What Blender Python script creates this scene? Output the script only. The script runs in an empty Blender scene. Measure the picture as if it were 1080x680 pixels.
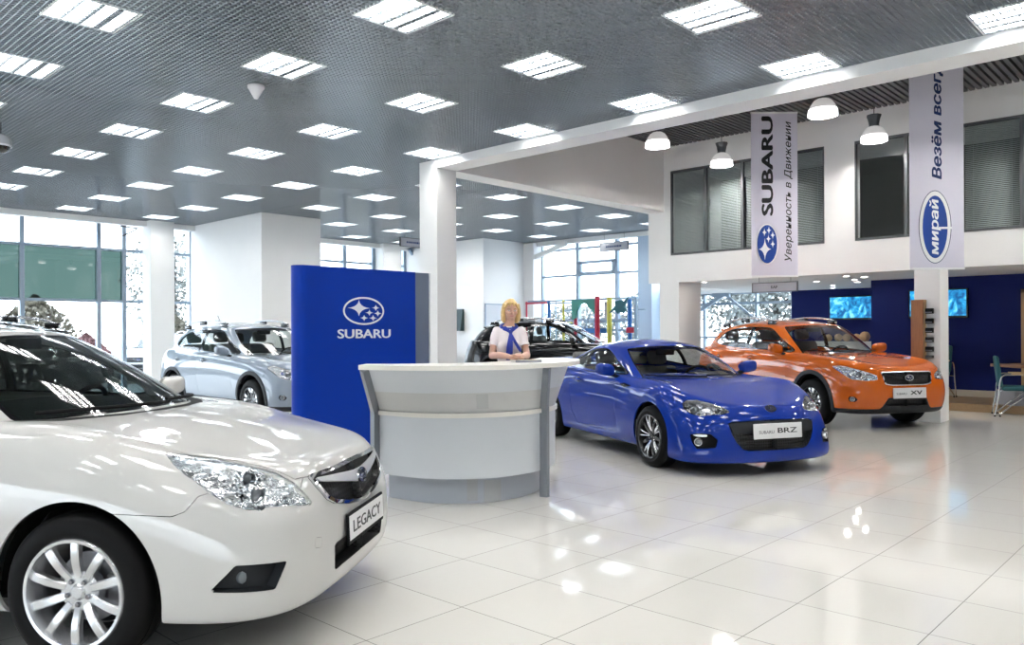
import bpy, bmesh, math, random
import numpy as np
from mathutils import Vector, Matrix
random.seed(7)
SC = bpy.context.scene
COL = SC.collection
PI = math.pi

# ---------------------------------------------------------------- materials
def mat(name, col=(.8, .8, .8), rough=.5, metal=0., coat=0., spec=.5, emit=None, estr=0., bump=None, var=None, coat_rough=.03):
    m = bpy.data.materials.new(name); m.use_nodes = True
    nt = m.node_tree; b = nt.nodes['Principled BSDF']
    b.inputs['Base Color'].default_value = (*col, 1)
    b.inputs['Roughness'].default_value = rough
    b.inputs['Metallic'].default_value = metal
    b.inputs['Coat Weight'].default_value = coat
    b.inputs['Coat Roughness'].default_value = coat_rough
    b.inputs['Specular IOR Level'].default_value = spec
    if emit:
        b.inputs['Emission Color'].default_value = (*emit, 1); b.inputs['Emission Strength'].default_value = estr
    if bump or var:
        tc = nt.nodes.new('ShaderNodeTexCoord')
        nz = nt.nodes.new('ShaderNodeTexNoise')
        sc = (bump or var)[0]
        nz.inputs['Scale'].default_value = sc; nz.inputs['Detail'].default_value = 3
        nt.links.new(tc.outputs['Object'], nz.inputs['Vector'])
        if bump:
            bp = nt.nodes.new('ShaderNodeBump'); bp.inputs['Strength'].default_value = bump[1]; bp.inputs['Distance'].default_value = bump[2]
            nt.links.new(nz.outputs['Fac'], bp.inputs['Height']); nt.links.new(bp.outputs['Normal'], b.inputs['Normal'])
        if var:
            mx = nt.nodes.new('ShaderNodeMix'); mx.data_type = 'RGBA'
            mx.inputs[6].default_value = (*[c * (1 - var[1]) for c in col], 1); mx.inputs[7].default_value = (*[min(1, c * (1 + var[1])) for c in col], 1)
            nt.links.new(nz.outputs['Fac'], mx.inputs[0]); nt.links.new(mx.outputs[2], b.inputs['Base Color'])
    return m

def paint(name, col, metal=0., flake=0., rough=.35, coat=1.):
    return mat(name, col, .5, metal, coat=coat, spec=.08, var=(900., flake) if flake else None)

def glass(name, tint=(.9, .95, .95), refl=1.0, rough=0.0):
    m = bpy.data.materials.new(name); m.use_nodes = True
    nt = m.node_tree; nt.nodes.remove(nt.nodes['Principled BSDF'])
    o = nt.nodes['Material Output']
    tr = nt.nodes.new('ShaderNodeBsdfTransparent'); tr.inputs[0].default_value = (*tint, 1)
    gl = nt.nodes.new('ShaderNodeBsdfGlossy'); gl.inputs['Roughness'].default_value = rough
    fr = nt.nodes.new('ShaderNodeFresnel'); fr.inputs['IOR'].default_value = 1.5
    ml = nt.nodes.new('ShaderNodeMath'); ml.operation = 'MULTIPLY'; ml.inputs[1].default_value = refl; ml.use_clamp = True
    mx = nt.nodes.new('ShaderNodeMixShader')
    ge = nt.nodes.new('ShaderNodeNewGeometry'); fb = nt.nodes.new('ShaderNodeMath'); fb.operation = 'SUBTRACT'; fb.inputs[0].default_value = 1.   # only the outer face of a pane mirrors
    m2 = nt.nodes.new('ShaderNodeMath'); m2.operation = 'MULTIPLY'
    nt.links.new(ge.outputs['Backfacing'], fb.inputs[1]); nt.links.new(fr.outputs[0], m2.inputs[0]); nt.links.new(fb.outputs[0], m2.inputs[1])
    nt.links.new(m2.outputs[0], ml.inputs[0]); nt.links.new(ml.outputs[0], mx.inputs[0])
    nt.links.new(tr.outputs[0], mx.inputs[1]); nt.links.new(gl.outputs[0], mx.inputs[2]); nt.links.new(mx.outputs[0], o.inputs[0])
    return m

# ---------------------------------------------------------------- objects
def link(o, parent=None):
    COL.objects.link(o)
    if parent is not None: o.parent = parent
    return o

def tag(o, label=None, cat=None, group=None, kind=None):
    if label: o['label'] = label
    if cat: o['category'] = cat
    if group: o['group'] = group
    if kind: o['kind'] = kind
    return o

def empty(name, loc=(0, 0, 0), rz=0., label=None, cat=None, group=None):
    o = bpy.data.objects.new(name, None); link(o)
    o.empty_display_size = .2
    o.location = loc; o.rotation_euler = (0, 0, rz)
    return tag(o, label, cat, group)

def mesh_obj(name, V, F, m, parent=None, smooth=False, sharp=None):
    me = bpy.data.meshes.new(name)
    me.from_pydata([tuple(map(float, v)) for v in V], [], [tuple(map(int, f)) for f in F])
    if m is not None: me.materials.append(m)
    if smooth:
        me.polygons.foreach_set('use_smooth', [True] * len(me.polygons))
        if sharp: me.set_sharp_from_angle(angle=sharp)
    me.update()
    return link(bpy.data.objects.new(name, me), parent)

def copy_tree(o, parent=None):
    c = o.copy(); COL.objects.link(c); c.parent = parent
    for ch in o.children: copy_tree(ch, c)
    return c

class MB:
    """collects shapes, then links them as one mesh"""
    def __init__(s): s.V = []; s.F = []
    def add(s, V, F):
        n = len(s.V); s.V.extend([tuple(v) for v in V]); s.F.extend([tuple(i + n for i in f) for f in F]); return s
    def box(s, x0, x1, y0, y1, z0, z1, M=None, bev=0.):
        if bev > 0:
            bm = bmesh.new(); bmesh.ops.create_cube(bm, size=1)
            for v in bm.verts:
                v.co = Vector(((x0 + x1) / 2 + v.co.x * (x1 - x0), (y0 + y1) / 2 + v.co.y * (y1 - y0), (z0 + z1) / 2 + v.co.z * (z1 - z0)))
            bmesh.ops.bevel(bm, geom=bm.edges[:], offset=bev, segments=2, affect='EDGES', profile=.5)
            bm.verts.index_update()
            V = [v.co.copy() for v in bm.verts]; F = [[v.index for v in f.verts] for f in bm.faces]; bm.free()
        else:
            V = [Vector(p) for p in ((x0, y0, z0), (x1, y0, z0), (x1, y1, z0), (x0, y1, z0), (x0, y0, z1), (x1, y0, z1), (x1, y1, z1), (x0, y1, z1))]
            F = [(3, 2, 1, 0), (4, 5, 6, 7), (0, 1, 5, 4), (1, 2, 6, 5), (2, 3, 7, 6), (3, 0, 4, 7)]
        if M is not None: V = [M @ v for v in V]
        return s.add(V, F)
    def tube(s, pts, r, seg=8, cap=True, flat=None):
        pts = [Vector(p) for p in pts]; n = len(pts)
        rs = r if isinstance(r, (list, tuple)) else [r] * n
        V = []; up = None
        for i, p in enumerate(pts):
            t = (pts[min(i + 1, n - 1)] - pts[max(i - 1, 0)]).normalized()
            if up is None: up = Vector((0, 0, 1)) if abs(t.z) < .9 else Vector((1, 0, 0))
            a = t.cross(up).normalized(); b = a.cross(t).normalized(); up = b
            for k in range(seg):
                q = 2 * PI * k / seg
                V.append(p + a * math.cos(q) * rs[i] + b * math.sin(q) * rs[i] * (flat or 1))
        F = [(i * seg + k, i * seg + (k + 1) % seg, (i + 1) * seg + (k + 1) % seg, (i + 1) * seg + k) for i in range(n - 1) for k in range(seg)]
        if cap: F += [tuple(range(seg))[::-1], tuple(range((n - 1) * seg, n * seg))]
        return s.add(V, F)
    def bar(s, p, q, w, h=None, up=(0, 0, 1)):
        """rectangular bar from p to q"""
        p, q = Vector(p), Vector(q); h = h or w; t = (q - p).normalized(); u = Vector(up)
        if abs(t.dot(u)) > .98: u = Vector((1, 0, 0))
        a = t.cross(u).normalized(); b = a.cross(t)
        V = [e + a * sx * w / 2 + b * sy * h / 2 for e in (p, q) for sx, sy in ((-1, -1), (1, -1), (1, 1), (-1, 1))]
        return s.add(V, [(0, 1, 2, 3)[::-1], (4, 5, 6, 7), (0, 1, 5, 4), (1, 2, 6, 5), (2, 3, 7, 6), (3, 0, 4, 7)])
    def lathe(s, prof, seg=32, M=None, close=False):
        """prof: (r, z) pairs turned about z"""
        V = []; n = len(prof)
        for r, z in prof:
            for k in range(seg):
                q = 2 * PI * k / seg; V.append(Vector((r * math.cos(q), r * math.sin(q), z)))
        F = []
        for i in range(n if close else n - 1):
            j = (i + 1) % n
            for k in range(seg):
                l = (k + 1) % seg
                F.append((i * seg + k, i * seg + l, j * seg + l, j * seg + k))
        if M is not None: V = [M @ v for v in V]
        return s.add(V, F)
    def prism(s, poly, z0, z1, M=None):
        n = len(poly)
        V = [Vector((x, y, z)) for z in (z0, z1) for x, y in poly]
        F = [tuple(range(n))[::-1], tuple(range(n, 2 * n))] + [(k, (k + 1) % n, n + (k + 1) % n, n + k) for k in range(n)]
        if M is not None: V = [M @ v for v in V]
        return s.add(V, F)
    def ball(s, c, r, seg=16, ring=10, M=None):
        rx, ry, rz = r if isinstance(r, (tuple, list)) else (r, r, r)
        V = []; F = []
        for i in range(ring + 1):
            t = PI * i / ring
            for k in range(seg):
                q = 2 * PI * k / seg
                V.append(Vector((c[0] + rx * math.sin(t) * math.cos(q), c[1] + ry * math.sin(t) * math.sin(q), c[2] + rz * math.cos(t))))
        for i in range(ring):
            for k in range(seg):
                l = (k + 1) % seg; F.append((i * seg + k, (i + 1) * seg + k, (i + 1) * seg + l, i * seg + l))
        if M is not None: V = [M @ v for v in V]
        return s.add(V, F)
    def build(s, name, m, parent=None, smooth=False, sharp=math.radians(35)):
        return mesh_obj(name, s.V, s.F, m, parent, smooth, sharp)

def frame_mat(o, ex, ey, ez=None):
    """matrix with columns ex, ey, ez and origin o"""
    ex, ey = Vector(ex).normalized(), Vector(ey).normalized(); ez = Vector(ez) if ez else ex.cross(ey)
    return Matrix(((ex.x, ey.x, ez.x, o[0]), (ex.y, ey.y, ez.y, o[1]), (ex.z, ey.z, ez.z, o[2]), (0, 0, 0, 1)))

def text_shape(txt, size, depth=.002, shear=0., bold=0., spacing=1.):
    cu = bpy.data.curves.new('lettering', 'FONT'); cu.body = txt; cu.size = size; cu.extrude = depth; cu.shear = shear
    cu.align_x = 'CENTER'; cu.align_y = 'CENTER'; cu.space_character = spacing; cu.resolution_u = 3
    o = bpy.data.objects.new('lettering', cu); COL.objects.link(o)
    dg = bpy.context.evaluated_depsgraph_get(); dg.update()
    me = o.evaluated_get(dg).to_mesh()
    V = [v.co.copy() for v in me.vertices]; F = [tuple(p.vertices) for p in me.polygons]
    o.evaluated_get(dg).to_mesh_clear()
    bpy.data.objects.remove(o); bpy.data.curves.remove(cu)
    return V, F

def lettering(name, txt, size, M, m, parent=None, width=None, height=None, depth=.002, shear=0., bold=0., spacing=1.):
    """text as a thin solid; fitted to width x height, placed by matrix M (x along the line, y up, z out)"""
    V, F = text_shape(txt, size, depth, shear, bold, spacing)
    if bold:
        n = len(V); W = []; G = []
        for k, (dx, dy) in enumerate(((-1, 0), (1, 0), (0, 1), (0, -1))):
            W += [Vector((v.x + dx * bold, v.y + dy * bold * .6, v.z + .00004 * k)) for v in V]; G += [tuple(i + n * k for i in f) for f in F]
        V, F = W, G
    xs = [v.x for v in V]; ys = [v.y for v in V]
    cx, cy = (min(xs) + max(xs)) / 2, (min(ys) + max(ys)) / 2
    kx = width / (max(xs) - min(xs)) if width else 1.
    ky = height / (max(ys) - min(ys)) if height else (kx if width else 1.)
    if height and not width: kx = ky
    V = [M @ Vector(((v.x - cx) * kx, (v.y - cy) * ky, v.z)) for v in V]
    return mesh_obj(name, V, F, m, parent)

def star4(cx, cy, rx, ry, w=.10, n=5):
    """concave four-pointed star outline"""
    tips = [(rx, 0), (0, ry), (-rx, 0), (0, -ry)]; out = []
    for k in range(4):
        x0, y0 = tips[k]; x1, y1 = tips[(k + 1) % 4]
        mx, my = (x0 + x1) * w, (y0 + y1) * w
        for i in range(n):
            t = i / n
            out.append((cx + (1 - t) ** 2 * x0 + 2 * t * (1 - t) * mx + t * t * x1, cy + (1 - t) ** 2 * y0 + 2 * t * (1 - t) * my + t * t * y1))
    return out

def oval_badge(W, H, M, mring, mstar, mfield=None, parent=None, ring=.055, depth=.004, name='emblem'):
    """oval emblem with one large and five small stars: W x H, in the x-y plane of M"""
    a, b = W / 2, H / 2; n = 48
    mb = MB()
    ro = [(a * math.cos(2 * PI * k / n), b * math.sin(2 * PI * k / n)) for k in range(n)]
    t = ring * W
    ri = [((a - t) * math.cos(2 * PI * k / n), (b - t) * math.sin(2 * PI * k / n)) for k in range(n)]
    V = [Vector((x, y, z)) for z in (0, depth) for x, y in ro + ri]
    F = []
    for k in range(n):
        l = (k + 1) % n; N = 2 * n
        F += [(N + k, N + l, N + n + l, N + n + k), (k, l, N + l, N + k), (n + l, n + k, N + n + k, N + n + l), (l, k, n + k, n + l)]
    mb.add([M @ v for v in V], F)
    e = mb.build(name, mring, parent)
    if mfield is not None:
        f = MB().prism(ri, 0, depth * .4, M).build('emblem_field', mfield, parent)
    s = MB()
    for px, py, rx, ry in ((-.125, .10, .27, .28), (.29, .12, .10, .105), (.13, -.06, .10, .105), (.34, -.08, .10, .105), (0., -.25, .10, .105), (.22, -.25, .10, .105)):
        s.prism(star4(px * W, py * H, rx * W, ry * H * 1.0), depth * .3, depth * 1.1, M)
    s.build('emblem_stars', mstar, parent)
    return e
MT = {}
MT['rubber'] = mat('tyre rubber', (.003, .003, .0035), .6, spec=.15)
MT['black'] = mat('black plastic', (.004, .004, .005), .7, spec=.2)
MT['black_gloss'] = mat('gloss black trim', (.008, .008, .01), .12)
MT['clad'] = mat('grey black cladding', (.016, .018, .021), .55, spec=.3)
MT['chrome'] = mat('chrome', (.86, .87, .88), .06, 1.)
MT['dark_chrome'] = mat('dark chrome', (.25, .25, .27), .2, 1.)
MT['silver'] = mat('silver wheel paint', (.62, .63, .65), .26, .75, coat=.5)
MT['machined'] = mat('machined alloy', (.82, .82, .83), .22, 1.)
MT['wheel_black'] = mat('dark wheel paint', (.012, .012, .014), .25, .2, coat=.4)
MT['disc'] = mat('brake steel', (.22, .22, .23), .4, .9)
MT['lamp_glass'] = glass('lamp lens', (.97, .98, .98), 1.0)
MT['bulb_glass'] = mat('projector glass', (.16, .18, .20), .03, .0, coat=1., spec=1.)
MT['bowl'] = mat('lamp reflector', (.74, .75, .76), .12, 1., bump=(40., .35, .01))
MT['bowl_dark'] = mat('dark lamp reflector', (.25, .25, .27), .18, 1., bump=(55., .5, .01))
MT['amber'] = mat('amber lens', (.9, .35, .04), .15)
MT['red_lens'] = mat('red tail lens', (.45, .012, .02), .08, coat=1.)
MT['car_glass'] = glass('car window glass', (.91, .93, .925), .9)
MT['car_glass_dark'] = glass('tinted windscreen', (.66, .70, .69), .9)
MT['plate'] = mat('white plate', (.74, .74, .74), .4)
MT['ink'] = mat('black lettering', (.008, .008, .01), .4)
MT['ink_grey'] = mat('grey lettering', (.12, .12, .125), .4)
MT['seat'] = mat('dark seat fabric', (.17, .165, .155), .85)
MT['cabin_dark'] = mat('cabin plastic', (.055, .055, .057), .55)
MT['white_txt'] = mat('white lettering', (.85, .86, .88), .35)

MT['badge_blue'] = mat('badge blue', (.003, .007, .07), .3)
def mesh_grille(name, pitch):
    m = mat(name, (.012, .012, .013), .45)
    nt = m.node_tree; b = nt.nodes['Principled BSDF']; tc = nt.nodes.new('ShaderNodeTexCoord'); mp = nt.nodes.new('ShaderNodeMapping')
    mp.inputs['Rotation'].default_value = (PI / 4, 0, 0); ch = nt.nodes.new('ShaderNodeTexChecker'); ch.inputs['Scale'].default_value = 1 / pitch
    nt.links.new(tc.outputs['Object'], mp.inputs[0]); nt.links.new(mp.outputs[0], ch.inputs['Vector'])
    bp = nt.nodes.new('ShaderNodeBump'); bp.inputs['Strength'].default_value = .8; bp.inputs['Distance'].default_value = .006
    nt.links.new(ch.outputs['Fac'], bp.inputs['Height']); nt.links.new(bp.outputs[0], b.inputs['Normal'])
    ch.inputs[1].default_value = (.03, .03, .032, 1); ch.inputs[2].default_value = (.002, .002, .002, 1); nt.links.new(ch.outputs['Color'], b.inputs['Base Color'])
    return m
MT['mesh_black'] = mesh_grille('black mesh', .018)
MT['white_paint'] = paint('pearl white paint', (.52, .515, .50))
MT['chrome_soft'] = mat('satin chrome', (.92, .93, .94), .34, .9)
MT['blue_paint'] = paint('bright blue paint', (.001, .024, .25), metal=.0, coat=.6)
MT['orange_paint'] = paint('orange metallic paint', (.58, .11, .004), metal=.05, rough=.32)
MT['silver_paint'] = paint('silver blue paint', (.27, .32, .38), metal=.15, rough=.32)
MT['dark_paint'] = paint('dark grey paint', (.02, .022, .026), metal=.3)
MT['black_paint'] = paint('black paint', (.002, .002, .003), metal=.0, rough=.3)
# ---------------------------------------------------------------- smooth panels from point nets
def bs_matrix(n_ctrl, per):
    """rows of cubic B-spline weights over n_ctrl points padded by one phantom at each end"""
    ns = n_ctrl - 1
    t = np.linspace(0, ns, ns * per + 1); i = np.minimum(t.astype(int), ns - 1); f = t - i
    W = np.zeros((len(t), n_ctrl + 2))
    b = np.stack([(1 - f) ** 3 / 6, (3 * f ** 3 - 6 * f ** 2 + 4) / 6, (-3 * f ** 3 + 3 * f ** 2 + 3 * f + 1) / 6, f ** 3 / 6], 1)
    for k in range(4): W[np.arange(len(t)), i + k] += b[:, k]
    return W, t

MIR = np.array([1, -1, 1.])
def pad(P):
    """phantoms: column ends and the top row mirror across y=0, the bottom row runs straight on"""
    Q = np.concatenate([P[1:2] * MIR, P, P[-2:-1] * MIR], 0)
    lo = 2 * Q[:, 0:1] - Q[:, 1:2]; hi = Q[:, -2:-1] * MIR
    return np.concatenate([lo, Q, hi], 1)

class Patch:
    """half panel mesh (y >= 0 in the net): positions, normals, net coordinates, faces"""
    def __init__(s, V, N, U, F, B=None): s.V, s.N, s.U, s.F, s.B = V, N, U, F, B or {}
    def compact(s):
        used = sorted({i for f in s.F for i in f}); m = {o: k for k, o in enumerate(used)}
        s.B = {m[i]: v for i, v in s.B.items() if i in m}
        s.V, s.N, s.U = s.V[used], s.N[used], s.U[used]; s.F = [tuple(m[i] for i in f) for f in s.F]; return s

def net_patch(P, per_u, per_v, sharpen=2):
    P = np.array(P, float); T = P.copy()
    for _ in range(sharpen):
        Q = pad(P); R = (Q[:-2] + 4 * Q[1:-1] + Q[2:]) / 6; R = (R[:, :-2] + 4 * R[:, 1:-1] + R[:, 2:]) / 6
        P = P + (T - R) * .85
        P[0, :, 1] = T[0, :, 1]; P[-1, :, 1] = T[-1, :, 1]; P[:, -1, 1] = 0
    Wu, tu = bs_matrix(P.shape[0], per_u); Wv, tv = bs_matrix(P.shape[1], per_v)
    S = np.einsum('ai,bj,ijk->abk', Wu, Wv, pad(P))
    S[0, :, 1] = 0; S[-1, :, 1] = 0; S[:, -1, 1] = 0
    nu, nv = S.shape[:2]
    du = np.gradient(S, axis=0); dv = np.gradient(S, axis=1)
    N = np.cross(du, dv); N /= np.linalg.norm(N, axis=2, keepdims=True) + 1e-12
    if N[nu // 2, nv // 3, 1] < 0: N = -N
    V = S.reshape(-1, 3); U = np.stack(np.meshgrid(tu, tv, indexing='ij'), 2).reshape(-1, 2)
    idx = np.arange(nu * nv).reshape(nu, nv)
    q = np.stack([idx[:-1, :-1], idx[:-1, 1:], idx[1:, 1:], idx[1:, :-1]], 2).reshape(-1, 4)
    n0 = np.cross(V[q[:, 1]] - V[q[:, 0]], V[q[:, 2]] - V[q[:, 0]])
    flip = (n0 * N.reshape(-1, 3)[q[:, 0]]).sum(1).sum() < 0
    if flip: q = q[:, ::-1]
    return Patch(V, N.reshape(-1, 3), U, [tuple(r) for r in q])

def sdf_poly(p, poly):
    """signed distance to a closed polygon, negative inside"""
    poly = np.asarray(poly, float); a = poly; b = np.roll(poly, -1, 0)
    d = np.full(len(p), 1e9); ins = np.zeros(len(p), bool)
    for q, r in zip(a, b):
        e = r - q; w = p - q
        t = np.clip((w @ e) / (e @ e + 1e-12), 0, 1)
        d = np.minimum(d, np.linalg.norm(w - t[:, None] * e, axis=1))
        c = (q[1] > p[:, 1]) != (r[1] > p[:, 1])
        with np.errstate(divide='ignore', invalid='ignore'):
            x = (r[0] - q[0]) * (p[:, 1] - q[1]) / (r[1] - q[1]) + q[0]
        ins ^= c & (p[:, 0] < x)
    return np.where(ins, -d, d)

def spline_poly(pts, n=6, closed=True):
    """rounded outline through points (Catmull-Rom)"""
    P = [np.array(p, float) for p in pts]; m = len(P); out = []
    for i in range(m if closed else m - 1):
        g = (lambda k: P[k % m]) if closed else (lambda k: P[min(max(k, 0), m - 1)])
        p0, p1, p2, p3 = g(i - 1), g(i), g(i + 1), g(i + 2)
        for k in range(n):
            t = k / n
            out.append(.5 * (2 * p1 + (p2 - p0) * t + (2 * p0 - 5 * p1 + 4 * p2 - p3) * t * t + (3 * p1 - p0 - 3 * p2 + p3) * t ** 3))
    if not closed: out.append(P[-1])
    return out

def cut(pt, f, gap=.0015):
    """split a patch by the sign of f(V, U, N); returns (inside, outside), with cut borders remembered in B"""
    val = f(pt.V, pt.U, pt.N).astype(float)
    val[np.abs(val) < 1e-6] = 1e-6
    Fi, Fo = [], []; nv = len(pt.V); newV, newN, newU = [], [], []; key = {}
    sg = val < 0
    def mid(i, j):
        k = (i, j) if i < j else (j, i)
        if k not in key:
            i, j = k; t = val[i] / (val[i] - val[j])
            key[k] = nv + len(newV)
            newV.append(pt.V[i] + (pt.V[j] - pt.V[i]) * t); newN.append(pt.N[i] + (pt.N[j] - pt.N[i]) * t); newU.append(pt.U[i] + (pt.U[j] - pt.U[i]) * t)
        return key[k]
    for fc in pt.F:
        s = [sg[i] for i in fc]
        if all(s): Fi.append(fc)
        elif not any(s): Fo.append(fc)
        else:
            a, b = [], []; n = len(fc)
            for k in range(n):
                i, j = fc[k], fc[(k + 1) % n]
                (a if sg[i] else b).append(i)
                if sg[i] != sg[j]:
                    m = mid(i, j); a.append(m); b.append(m)
            if len(a) > 2: Fi.append(tuple(a))
            if len(b) > 2: Fo.append(tuple(b))
    if not newV: return Patch(pt.V, pt.N, pt.U, Fi, dict(pt.B)).compact(), Patch(pt.V, pt.N, pt.U, Fo, dict(pt.B)).compact()
    nV = np.array(newV); nN = np.array(newN); nU = np.array(newU)
    nN /= np.linalg.norm(nN, axis=1, keepdims=True) + 1e-12
    e = 2e-3; G = np.stack([(f(nV + d, nU, nN) - f(nV - d, nU, nN)) for d in np.eye(3) * e], 1)
    G -= (G * nN).sum(1, keepdims=True) * nN
    G /= np.linalg.norm(G, axis=1, keepdims=True) + 1e-9
    V = np.concatenate([pt.V, nV]); N = np.concatenate([pt.N, nN]); U = np.concatenate([pt.U, nU])
    Bi = dict(pt.B); Bo = dict(pt.B)
    for k in range(len(nV)): Bi[nv + k] = -G[k] * gap; Bo[nv + k] = G[k] * gap
    return Patch(V, N, U, Fi, Bi).compact(), Patch(V, N, U, Fo, Bo).compact()

def flange(pt, depth=.012):
    """open a hairline gap at the cut borders and fold the edge inwards"""
    from collections import Counter
    ec = Counter()
    for f in pt.F:
        for k in range(len(f)):
            i, j = f[k], f[(k + 1) % len(f)]; ec[(min(i, j), max(i, j))] += 1
    V = pt.V.copy()
    for i, d in pt.B.items(): V[i] = V[i] + d
    ext = {}; nV = []; nF = []
    def low(i):
        if i not in ext:
            ext[i] = len(V) + len(nV); nV.append(V[i] - pt.N[i] * depth)
        return ext[i]
    for f in pt.F:
        for k in range(len(f)):
            i, j = f[k], f[(k + 1) % len(f)]
            if ec[(min(i, j), max(i, j))] == 1 and i in pt.B and j in pt.B:
                nF.append((j, i, low(i), low(j)))
    if nV:
        V = np.concatenate([V, np.array(nV)])
        N = np.concatenate([pt.N, pt.N[[k for k, _ in sorted(ext.items(), key=lambda q: q[1])]]])
        U = np.concatenate([pt.U, pt.U[[k for k, _ in sorted(ext.items(), key=lambda q: q[1])]]])
    else: N, U = pt.N, pt.U
    return Patch(V, N, U, list(pt.F) + nF, {})

def mirrored(pt):
    return Patch(pt.V * MIR, pt.N * MIR, pt.U, [f[::-1] for f in pt.F], {i: v * MIR for i, v in pt.B.items()})

def joined(*pts):
    V = np.concatenate([p.V for p in pts]); N = np.concatenate([p.N for p in pts]); U = np.concatenate([p.U for p in pts])
    F = []; o = 0
    for p in pts: F += [tuple(i + o for i in f) for f in p.F]; o += len(p.V)
    return Patch(V, N, U, F)

def weld(pt, tol=1e-5):
    k = np.round(pt.V / tol).astype(np.int64); u, inv = np.unique(k, axis=0, return_inverse=True); inv = inv.reshape(-1)
    first = np.full(len(u), -1); 
    first[inv[::-1]] = np.arange(len(inv))[::-1]
    F = []
    for f in pt.F:
        g = []
        for i in f:
            j = int(inv[i])
            if not g or g[-1] != j: g.append(j)
        if len(g) > 1 and g[0] == g[-1]: g.pop()
        if len(g) > 2: F.append(tuple(g))
    return Patch(pt.V[first], pt.N[first], pt.U[first], F)

def both(pt): return weld(joined(pt, mirrored(pt)))

def shell(pt, th):
    """give a patch a thickness inwards (for lamp lenses and panes)"""
    n = len(pt.V); from collections import Counter
    ec = {}
    for f in pt.F:
        for k in range(len(f)):
            i, j = f[k], f[(k + 1) % len(f)]
            ec[(min(i, j), max(i, j))] = None if (min(i, j), max(i, j)) in ec else (i, j)
    V = np.concatenate([pt.V, pt.V - pt.N * th]); F = list(pt.F) + [tuple(i + n for i in f[::-1]) for f in pt.F]
    F += [(e[1], e[0], e[0] + n, e[1] + n) for e in ec.values() if e]
    return Patch(V, np.concatenate([pt.N, -pt.N]), np.concatenate([pt.U, pt.U]), F)

def patch_obj(name, pt, m, parent, smooth=True, sharp=math.radians(38)):
    return mesh_obj(name, pt.V, pt.F, m, parent, smooth, sharp)
# ---------------------------------------------------------------- cars
def proj_f(kind, poly, mask=None, off=0.):
    """field for cut(): projected outline plus a side condition"""
    poly = np.array(poly, float)
    def f(V, U, N):
        if kind == 'side': p = V[:, [0, 2]]; m = (mask if mask is not None else .45) - V[:, 1]
        elif kind == 'front': p = V[:, [1, 2]]; m = (mask if mask is not None else .3) - V[:, 0]
        elif kind == 'rear': p = V[:, [1, 2]]; m = V[:, 0] - mask
        elif kind == 'top': p = V[:, [0, 1]]; m = ((mask if mask is not None else .35) - N[:, 2]) * .05
        elif kind == 'diag':      # seen from the front corner, 45 degrees
            p = np.stack([(V[:, 0] - V[:, 1]) * .70711, V[:, 2]], 1); m = (mask if mask is not None else -.2) - V[:, 0]
        elif kind == 'uv': p = U; m = np.full(len(V), -9.)
        return np.maximum(sdf_poly(p, poly) + off, m)
    return f

def circle_f(cx, cz, r, ymin=.45):
    def f(V, U, N): return np.maximum(np.hypot(V[:, 0] - cx, V[:, 2] - cz) - r, ymin - V[:, 1])
    return f

def rrect(x0, x1, y0, y1, r, n=4):
    out = []
    for cx, cy, a in ((x1 - r, y1 - r, 0), (x0 + r, y1 - r, 90), (x0 + r, y0 + r, 180), (x1 - r, y0 + r, 270)):
        for k in range(n + 1):
            q = math.radians(a + 90 * k / n); out.append((cx + r * math.cos(q), cy + r * math.sin(q)))
    return out

def fan_rows(cols, xc, zc, ts=(.8, .45, 0), hump=None, pw=2.0):
    """append the upper rows that run from the last point of each column to the centre line"""
    zx = sorted(zc.items()); X = [q[0] for q in zx]; Z = [q[1] for q in zx]
    out = []
    for c, x0 in zip(cols, xc):
        x5, y5, z5 = c[-1]; r = list(c)
        for t in ts:
            x = x0 + (x5 - x0) * t; y = y5 * t
            z = float(np.interp(x, X, Z)) + (z5 - float(np.interp(x5, X, Z))) * t ** pw
            if hump: z += hump(x, y)
            r.append((x, y, z))
        out.append(r)
    return np.array(out, float)

def smooth_curve(pts, n=12):
    return [tuple(p) for p in spline_poly(pts, n, closed=False)]

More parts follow.
